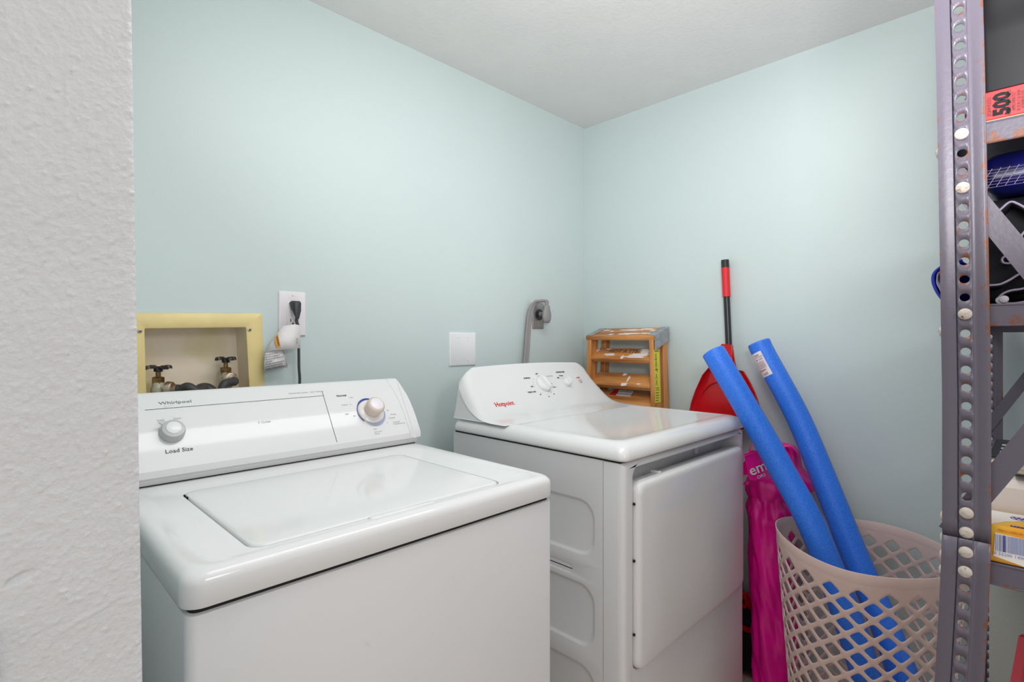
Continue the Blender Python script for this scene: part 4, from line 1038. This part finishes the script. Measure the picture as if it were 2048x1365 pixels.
def shelving():
    t = thing('shelving_unit', (1.42, -.10, 0), 'grey rusty slotted-angle steel shelving at the right edge of the room', 'shelving')
    pitch = .02486; first = 1.646+pitch*2
    f0 = lambda u, x=SX0: x*(1-(u-1024)/F)/(1+(u-1024)/F)
    yc0 = (f0(1883)+f0(1982))/2
    def leanU(z):
        v = 680-(z-H)/.7035*F
        c = 1917+16*min(1, max(0, v/800))**.8 if v < 1090 else 1933
        return f0(c)-yc0
    def leanL(z):
        v = 680-(z-H)/.7035*F
        return f0(1933-13*max(0, (v-1085)/280)**1.3)-yc0
    holed_angle(SX0, yc0, .914, CEIL-.05, first+10*pitch, pitch, 0, leanU, 'post', t, 'upper length of the near post', fold=1)
    holed_angle(SX0-.0035, yc0, 0, .917, 1.19-(1103-680)/F*.7205, pitch, 0, leanL, 'post', t, 'rustier lower length of the near post', fold=1)
    yb = -.30
    for (x, y, sg, fo) in ((SX1, .089, -1, 1), (SX0, yb, 1, -1), (SX1, yb, -1, -1)):
        holed_angle(x, y, 0, CEIL-.05, first+10*pitch, pitch, 0, lambda z: 0, 'post', t, sgnx=sg, fold=fo)
    # shelves: pan with lips all round, ends pieces against the posts
    for zt in (1.484, 1.238, .891, .14):
        y0, y1 = yb-.02, yc0+.0215; x0, x1 = SX0+.004, SX1-.004; lip = .0285
        b = BM(); wl = b.verts.layers.float.new('wear')
        box(b, (x0, y0, zt-.0015), (x1, y1, zt), 0)
        for q in ((x0, y0, x0+.0015, y1), (x1-.0015, y0, x1, y1), (x0, y0, x1, y0+.0015), (x0, y1-.0015, x1, y1)):
            box(b, (q[0], q[1], zt-lip), (q[2], q[3], zt))
        tube(b, [(x0+.0005, y0, zt-.0012), (x0+.0005, y1-.03, zt-.0012)], .0016, 8); tube(b, [(x0, y0, zt-lip), (x0, y1-.03, zt-lip)], .0014, 8)
        for v in b.verts: v[wl] = .6 if v.co.z < zt-lip+.004 else -.1
        obj('shelf', b, 'shelf', t, smooth=40)
    # diagonal braces
    def brace(x, p, q, w, thick=.002):
        p, q = Vector(p), Vector(q); d = (q-p).normalized(); nn = Vector((0, -d.z, d.y))*w/2
        b = BM(); wl = b.verts.layers.float.new('wear'); prism(b, [p+nn, q+nn, q-nn, p-nn], (thick, 0, 0))
        for v in b.verts: v[wl] = -.15
        obj('brace', b, 'shelf', t, smooth=0)
    for x in (SX0+.0015, SX1-.004):
        dx = Vector((x, 0, 0))
        brace(x, (x, .087, 1.430), (x, -.29, 1.430-.377*1.80), .0262)
    for x in (SX0+.0015,):
        brace(x+.0022, (x+.0022, .087, .919), (x+.0022, -.10, .919+.187*1.80), .0262)
    x = SX1-.004; brace(x, (x, .10, .944), (x, -.10, .944+.20*1.82), .0240)
    # painted bolt heads
    def bolt(p, ax, a):
        b = BM(); lathe(b, p, ax, [(.0078, 0), (.0076, .0012), (.006, .0028), (.003, .0037), (.001, .0040)], 20, up=(0, 0, 1))
        o = obj('bolt', b, 'boltw', t, 'white-painted bolt head')
        x, y, n_ = basis(ax); d = x*cos(a)+y*sin(a); e = -x*sin(a)+y*cos(a)
        b = BM(); prism(b, [p+n_*.0036+d*s_*.0055+e*q*.0006 for s_, q in ((-1, -1), (1, -1), (1, 1), (-1, 1))], n_*.0005); obj('bolt_slot', b, 'pages', o, smooth=0)
    for i, (v, lo) in enumerate(((267, 0), (375, 0), (628.5, 0), (1026, 0), (1065, 0), (1103, 1), (1142, 1))):
        z = H-(v-680)/F*.7212; x = SX0-(.0045 if lo else .001)
        bolt(Vector((x, yc0+(leanL(z) if lo else leanU(z)), z)), (-1, 0, 0), random.uniform(-.6, 1.2))
    for v in (290, 663, 1048, 1092, 1128, 1160):
        z = H-(v-680)/F*.7212; lo = v > 1085
        bolt(Vector((SX0+.018, yc0+(leanL(z) if lo else leanU(z))+.0262, z)), (0, 1, 0), .3)
    return yc0
YC = shelving()

# ------------------------------------------------------------------ things on the shelves
def on_shelves():
    z1, z2, z3, z4 = 1.484, 1.238, .891, .50
    # puzzle box
    t = thing('puzzle_box', (1.12, -.07, z1), 'flat red puzzle box printed 500 on the upper visible shelf', 'puzzle box')
    b = BM(); box(b, (.962, -.20, z1+.004), (1.29, .071, z1+.0425), .001, 1); obj('box_lid', b, 'redcard', t, 'red printed lid')
    b = BM(); box(b, (.9635, -.198, z1), (1.288, .069, z1+.006), .0005, 1); obj('box_tray', b, 'creamcard', t, 'cream tray edge')
    xf = .9614; X = (0, 0, 1); Y = (0, 1, 0)
    for s, sz, u, m, bo in (('500', .0225, 2005, 'gap', .0012), ('JIGSAW PUZZLE', .0058, 1979, 'ink', 0), ('INTERLOCKING PIECES', .0052, 2019, 'ink', 0), ('APPROXIMATELY', .0052, 2028, 'ink', 0), ('20 1/2 IN. X 26 3/4 IN.', .0048, 2038, 'ink', 0), ('ASSEMBLED SIZE', .0052, 2047, 'ink', 0)):
        p = px(u, 205, xf); text(s, sz, (xf, p.y, z1+.0225), X, Y, m, t, align='CENTER', bold=bo, sx=.62 if sz < .01 else .9)
    # black tote above
    t = thing('black_storage_case', (1.13, -.08, z1+.0425), 'dark plastic storage case resting on the red puzzle box', 'storage case')
    b = BM(); L = []
    for z, i in ((0, .006), (.004, 0), (.08, -.002), (.15, -.008), (.155, -.003), (.175, -.003), (.18, 0)):
        L.append([(x, y, z1+.0428+z) for x, y in rr(.972+i, 1.29-i, -.15+i, .066-i, .02, 5)])
    loops(b, L, True, True); obj('case_body', b, 'black', t, smooth=50)
    b = BM(); box(b, (.964, -.10, z1+.13), (.972, .0, z1+.155), .003, 2); obj('latch', b, 'blk', t)
    # shelf two: navy pouch, black folded bags with pale trim, blue tote
    t = thing('navy_mesh_pouch', (1.2, -.06, z2+.158), 'navy plastic and mesh pouch tucked under the upper shelf', 'pouch')
    b = BM(); L = []
    for z, i in ((.158, .02), (.168, .0), (.18, -.002), (.20, .0), (.212, .012)):
        L.append([Vector((x, y, z2+.001+z))+Vector((.006*noise.noise(Vector((x*20, y*20, z*20))), 0, 0)) for x, y in rr(.992+i, 1.30-i, -.15+i, .060-i, .02, 6)])
    loops(b, L, True, True); obj('pouch_body', b, 'navy', t, smooth=60)
    b = BM()
    for k in range(14): tube(b, [(.9885, .058-k*.009, z2+.164), (.9885, .044-k*.009, z2+.190)], .0003, 4)
    for k in range(7): tube(b, [(.9885, .058, z2+.164+k*.004), (.9885, -.05, z2+.164+k*.004)], .0002, 4)
    obj('mesh_panel', b, 'lav', t, kind='stuff')
    def wavy(t, name, m, trim, pts, x0, x1, th=.004, thick_tr=.0014, n=7):
        """draped sheet: polyline in the plane x, extruded in x, with a trim cord along the near edge"""
        P = smoothpath([Vector((0, y, z)) for y, z in pts], n); b = BM()
        L = [[Vector((x0+(x1-x0)*k/4, p.y+.0015*sin(k*2+i*.3), p.z-.002*k*sin(i*.2))) for i, p in enumerate(P)] for k in range(5)]
        loops(b, L, closed=False); o = obj(name, b, m, t, smooth=60); solid(o, th, 0)
        if trim:
            b = BM(); tube(b, [Vector((x0-.0012, p.y, p.z)) for p in P], thick_tr, 6); obj('edge_trim', b, trim, o)
    g = lambda u, v, X: (lambda p: (p.y, p.z))(px(u, v, X))
    X = .985
    t = thing('folded_tote_bag', (X+.05, .0, z2), 'black folded tote bag with pale lavender edging on the middle shelf', 'bag')
    wavy(t, 'fabric_fold', 'darkfab', 'lav', [g(u, v, X) for u, v in ((1984, 430), (1998, 422), (2019, 405), (2035, 408), (2060, 422), (2090, 440))], X, X+.12)
    wavy(t, 'fabric_fold', 'darkfab', 'lav', [g(u, v, X) for u, v in ((1965, 572), (1982, 571), (2000, 569), (2020, 560), (2040, 548), (2070, 535))], X, X+.13)
    wavy(t, 'fabric_fold', 'darkfab', 'lav', [g(u, v, X) for u, v in ((2070, 570), (2045, 578), (2020, 582), (2003, 590), (1995, 602), (2005, 606), (2030, 607), (2075, 600))], X, X+.13)
    wavy(t, 'handle', 'darkfab', 'lav', [g(u, v, X) for u, v in ((2040, 505), (2012, 512), (2004, 520), (2010, 527), (2035, 526))], X, X+.03, .002)
    wavy(t, 'handle', 'darkfab', 'lav', [g(u, v, X) for u, v in ((2060, 455), (2048, 465), (2042, 476), (2044, 500))], X, X+.03, .002)
    b = BM(); box(b, (1.02, -.14, z2+.002), (1.12, .068, z2+.155), .02, 3); obj('bag_body', b, 'darkfab', t)
    b = BM(); p = px(2008, 599, .978); lathe(b, p, (-1, 0, 0), [(.0052, 0), (.0048, .003), (.002, .004)], 16); lathe(b, p+Vector((.002, .004, -.001)), (-1, 0, 0), [(.0050, -.002), (.0046, .001)], 16); obj('snap_button', b, 'plate', t, 'white snap button')
    # blue tote whose edge pokes past the post
    t = thing('blue_tote_bag', (1.05, .09, z2), 'bright blue tote bag edge with white lining sticking out past the post', 'bag')
    X = 1.0
    wavy(t, 'fabric_fold', 'bluefab', None, [g(u, v, X) for u, v in ((1925, 520), (1895, 530), (1876, 536), (1867, 548), (1869, 570), (1876, 592), (1890, 600), (1910, 606), (1940, 606))], X, X+.14, .003)
    wavy(t, 'lining', 'lav', None, [g(u, v, X-.001) for u, v in ((1925, 540), (1890, 542), (1873, 547), (1873, 562), (1880, 576), (1884, 590), (1900, 596))], X+.002, X+.09, .0015)
    b = BM(); box(b, (1.125, .02, z2+.001), (1.135+.08, .098, z2+.07), .012, 3); obj('bag_body', b, 'bluefab', t)
    # shelf three: books, paper bag, orange box
    rnd = random.Random(5); zc = z3
    t = thing('orange_powder_box', (.99, -.04, z3), 'orange and white powder box with a barcode, lying on the lower visible shelf', 'box')
    b = BM(); box(b, (.957, -.13, z3+.001), (1.036, .060, z3+.050), .0012, 2); obj('carton', b, 'obox', t, 'orange carton')
    xf = .9566
    P = [px(u, v, xf) for u, v in ((1990, 1066), (2063, 1083), (2063, 1140), (1987, 1112))]; b = BM(); prism(b, P, (-.0004, 0, 0)); lb = obj('barcode_label', b, 'owhite', t, 'white barcode label', smooth=0)
    b = BM(); bd = BM(); ya = px(1991, 1080, xf).y; yb_ = px(2047, 1080, xf).y; y = ya; i = 0
    while y > yb_-.008:
        w_ = rnd.choice([.0003, .0005, .0008, .0011]); tgt = bd if 3 <= i <= 8 and w_ > .0004 else b
        box(tgt, (xf-.0009, y-w_, z3+.0165), (xf-.0004, y, z3+.0385)); y -= w_+rnd.choice([.0004, .0006, .0009]); i += 1
    obj('barcode', b, 'paleink', lb, smooth=0, kind='stuff'); obj('barcode', bd, 'blueink', lb, smooth=0, kind='stuff')
    p = px(1988, 1106, xf); text('0 33200 14000', .0055, (xf-.0005, p.y, z3+.0130), (0, -1, 0), (0, 0, 1), 'paleink', lb)
    text('FSRC-1400-05  7600801', .0042, (xf-.0003, px(1996, 1060, xf).y, z3+.0445), (0, -1, 0), (0, 0, 1), 'orange', t)
    b = BM(); box(b, (xf-.0002, -.13, z3+.0035), (xf+.0004, .0595, z3+.0095)); obj('lower_stripe', b, 'orange', t, 'darker orange stripe', smooth=0)
    b = BM(); zt = z3+.0503; prism(b, [(.9585, .059, zt), (1.035, .059, zt), (1.035, -.03, zt), (1.012, .005, zt), (.985, .030, zt), (.9585, .045, zt)], (0, 0, .0003)); obj('white_fade', b, 'owhite', t, 'white corner of the printed top', smooth=0)
    p = pz(2042, 1040, zt); b = BM(); L = []
    for k in range(33):
        a = 2*pi*k/32; L.append([(p.x+r*sin(a), p.y+.002+r*cos(a), zt+.0006) for r in (.0075, .0088)])
    loops(b, L, closed=False); obj('round_emblem', b, 'blueink', t, 'dark blue round emblem', smooth=0)
    text('W', .011, (p.x-.001, p.y+.002, zt+.0007), (0, -1, 0), (1, 0, 0), 'blueink', t, align='CENTER', bold=.0004)
    for q, s_ in enumerate(('BAKING', 'SODA')):
        text(s_, .006, pz(2020+q*8, 1052+q*1.5, zt+.0006), (0, -1, 0), (1, .3, 0), 'blueink', t, sx=.8)
    # paper bag
    t = thing('paper_bag', (1.13, -.03, z3), 'crumpled pale paper bag behind the orange box', 'paper bag')
    b = BM(); L = []
    for z, i in ((0, 0), (.03, -.002), (.06, .0), (.085, .008), (.097, .03)):
        row = []
        for x, y in rr(1.045+i, 1.26-i, -.25+i, .070-i, .012, 6):
            nn = noise.noise(Vector((x*30, y*30, z*30))); row.append((x+.004*nn*(z > 0), y+.004*nn*(z > 0), z3+.001+z+.004*nn*(z > .05)))
        L.append(row)
    loops(b, L, True, True); obj('bag_body', b, 'bag', t, smooth=20)
    # black books on top of the bag, one behind
    zz = z3
    t = thing('black_album', (1.45, -.05, z3), 'thick black album with cream page edges, lowest of the pile beside the paper bag', 'book')
    b = BM(); box(b, (1.30, -.25, z3+.0005), (1.56, .062, z3+.004), .001, 1); box(b, (1.30, -.25, z3+.046), (1.56, .062, z3+.050), .001, 1); box(b, (1.30, .058, z3+.001), (1.56, .062, z3+.049)); obj('cover', b, 'blk', t)
    b = BM(); box(b, (1.303, -.248, z3+.004), (1.557, .058, z3+.046)); obj('pages', b, 'pages', t)
    t = thing('black_notebook', (1.44, -.05, z3+.05), 'glossy black notebook with white stripes on top of the pile', 'book')
    b = BM(); box(b, (1.31, -.24, z3+.0505), (1.54, .064, z3+.0535), .001, 1); box(b, (1.31, -.24, z3+.082), (1.54, .064, z3+.085), .001, 1); obj('cover', b, 'blk', t)
    b = BM(); box(b, (1.313, -.238, z3+.0535), (1.537, .062, z3+.082)); obj('pages', b, 'pages', t)
    b = BM()
    for k in range(3): prism(b, [(1.36+k*.045, .05, z3+.0852), (1.375+k*.045, .05, z3+.0852), (1.39+k*.045, .015, z3+.0852), (1.375+k*.045, .015, z3+.0852)], (0, 0, .0004))
    obj('cover_stripe', b, 'plate', t, 'white printed stripes', smooth=0)
    t = thing('black_binder', (1.17, -.12, z3+.099), 'black binder lying on the paper bag', 'binder')
    b = BM(); box(b, (1.06, -.26, z3+.100), (1.26, .025, z3+.103), .001, 1); box(b, (1.06, -.26, z3+.124), (1.26, .025, z3+.127), .001, 1); obj('cover', b, 'blk', t)
    b = BM(); box(b, (1.063, -.258, z3+.103), (1.257, .023, z3+.124)); obj('pages', b, 'pages', t)
    t = thing('storage_panel', (1.36, -.08, .14), 'flat grey-green panel standing under the lowest visible shelf', 'panel')
    b = BM(); box(b, (1.350, -.11, .142), (1.366, .0645, .855), .002, 2); obj('board', b, 'panel', t)
    b = BM(); box(b, (1.348, -.11, .846), (1.368, .065, .858), .002, 2); obj('top_edge', b, 'panel', t)
    # red cloth bag below
    t = thing('red_shopping_bag', (1.2, -.07, .14), 'folded red shopping bag standing under the lowest visible shelf', 'bag')
    X = 1.10; q = [px(u, v, X) for u, v in ((2041, 1272), (2012, 1372), (2120, 1372), (2075, 1262))]
    q[1].z = q[2].z = .142; q[1].y += .06
    b = BM(); L = []
    for k, xx in enumerate((0, .02, .07, .12)):
        L.append([p+Vector((xx, -.01*k, 0)) for p in q])
    loops(b, L, True, True); bmesh.ops.subdivide_edges(b, edges=list(b.edges), cuts=2, use_grid_fill=True)
    for v in b.verts: v.co += Vector((1, .5, 0))*.006*noise.noise(v.co*18)
    obj('bag_body', b, 'redcloth', t, smooth=60)
    b = BM(); prism(b, [q[0]+Vector((-.003, .002, 0)), q[1]+Vector((-.003, .002, 0)), q[1]+Vector((-.003, -.018, 0)), q[0]+Vector((-.003, -.008, 0))], (.002, 0, 0)); obj('side_seam', b, 'redcloth', t)
on_shelves()
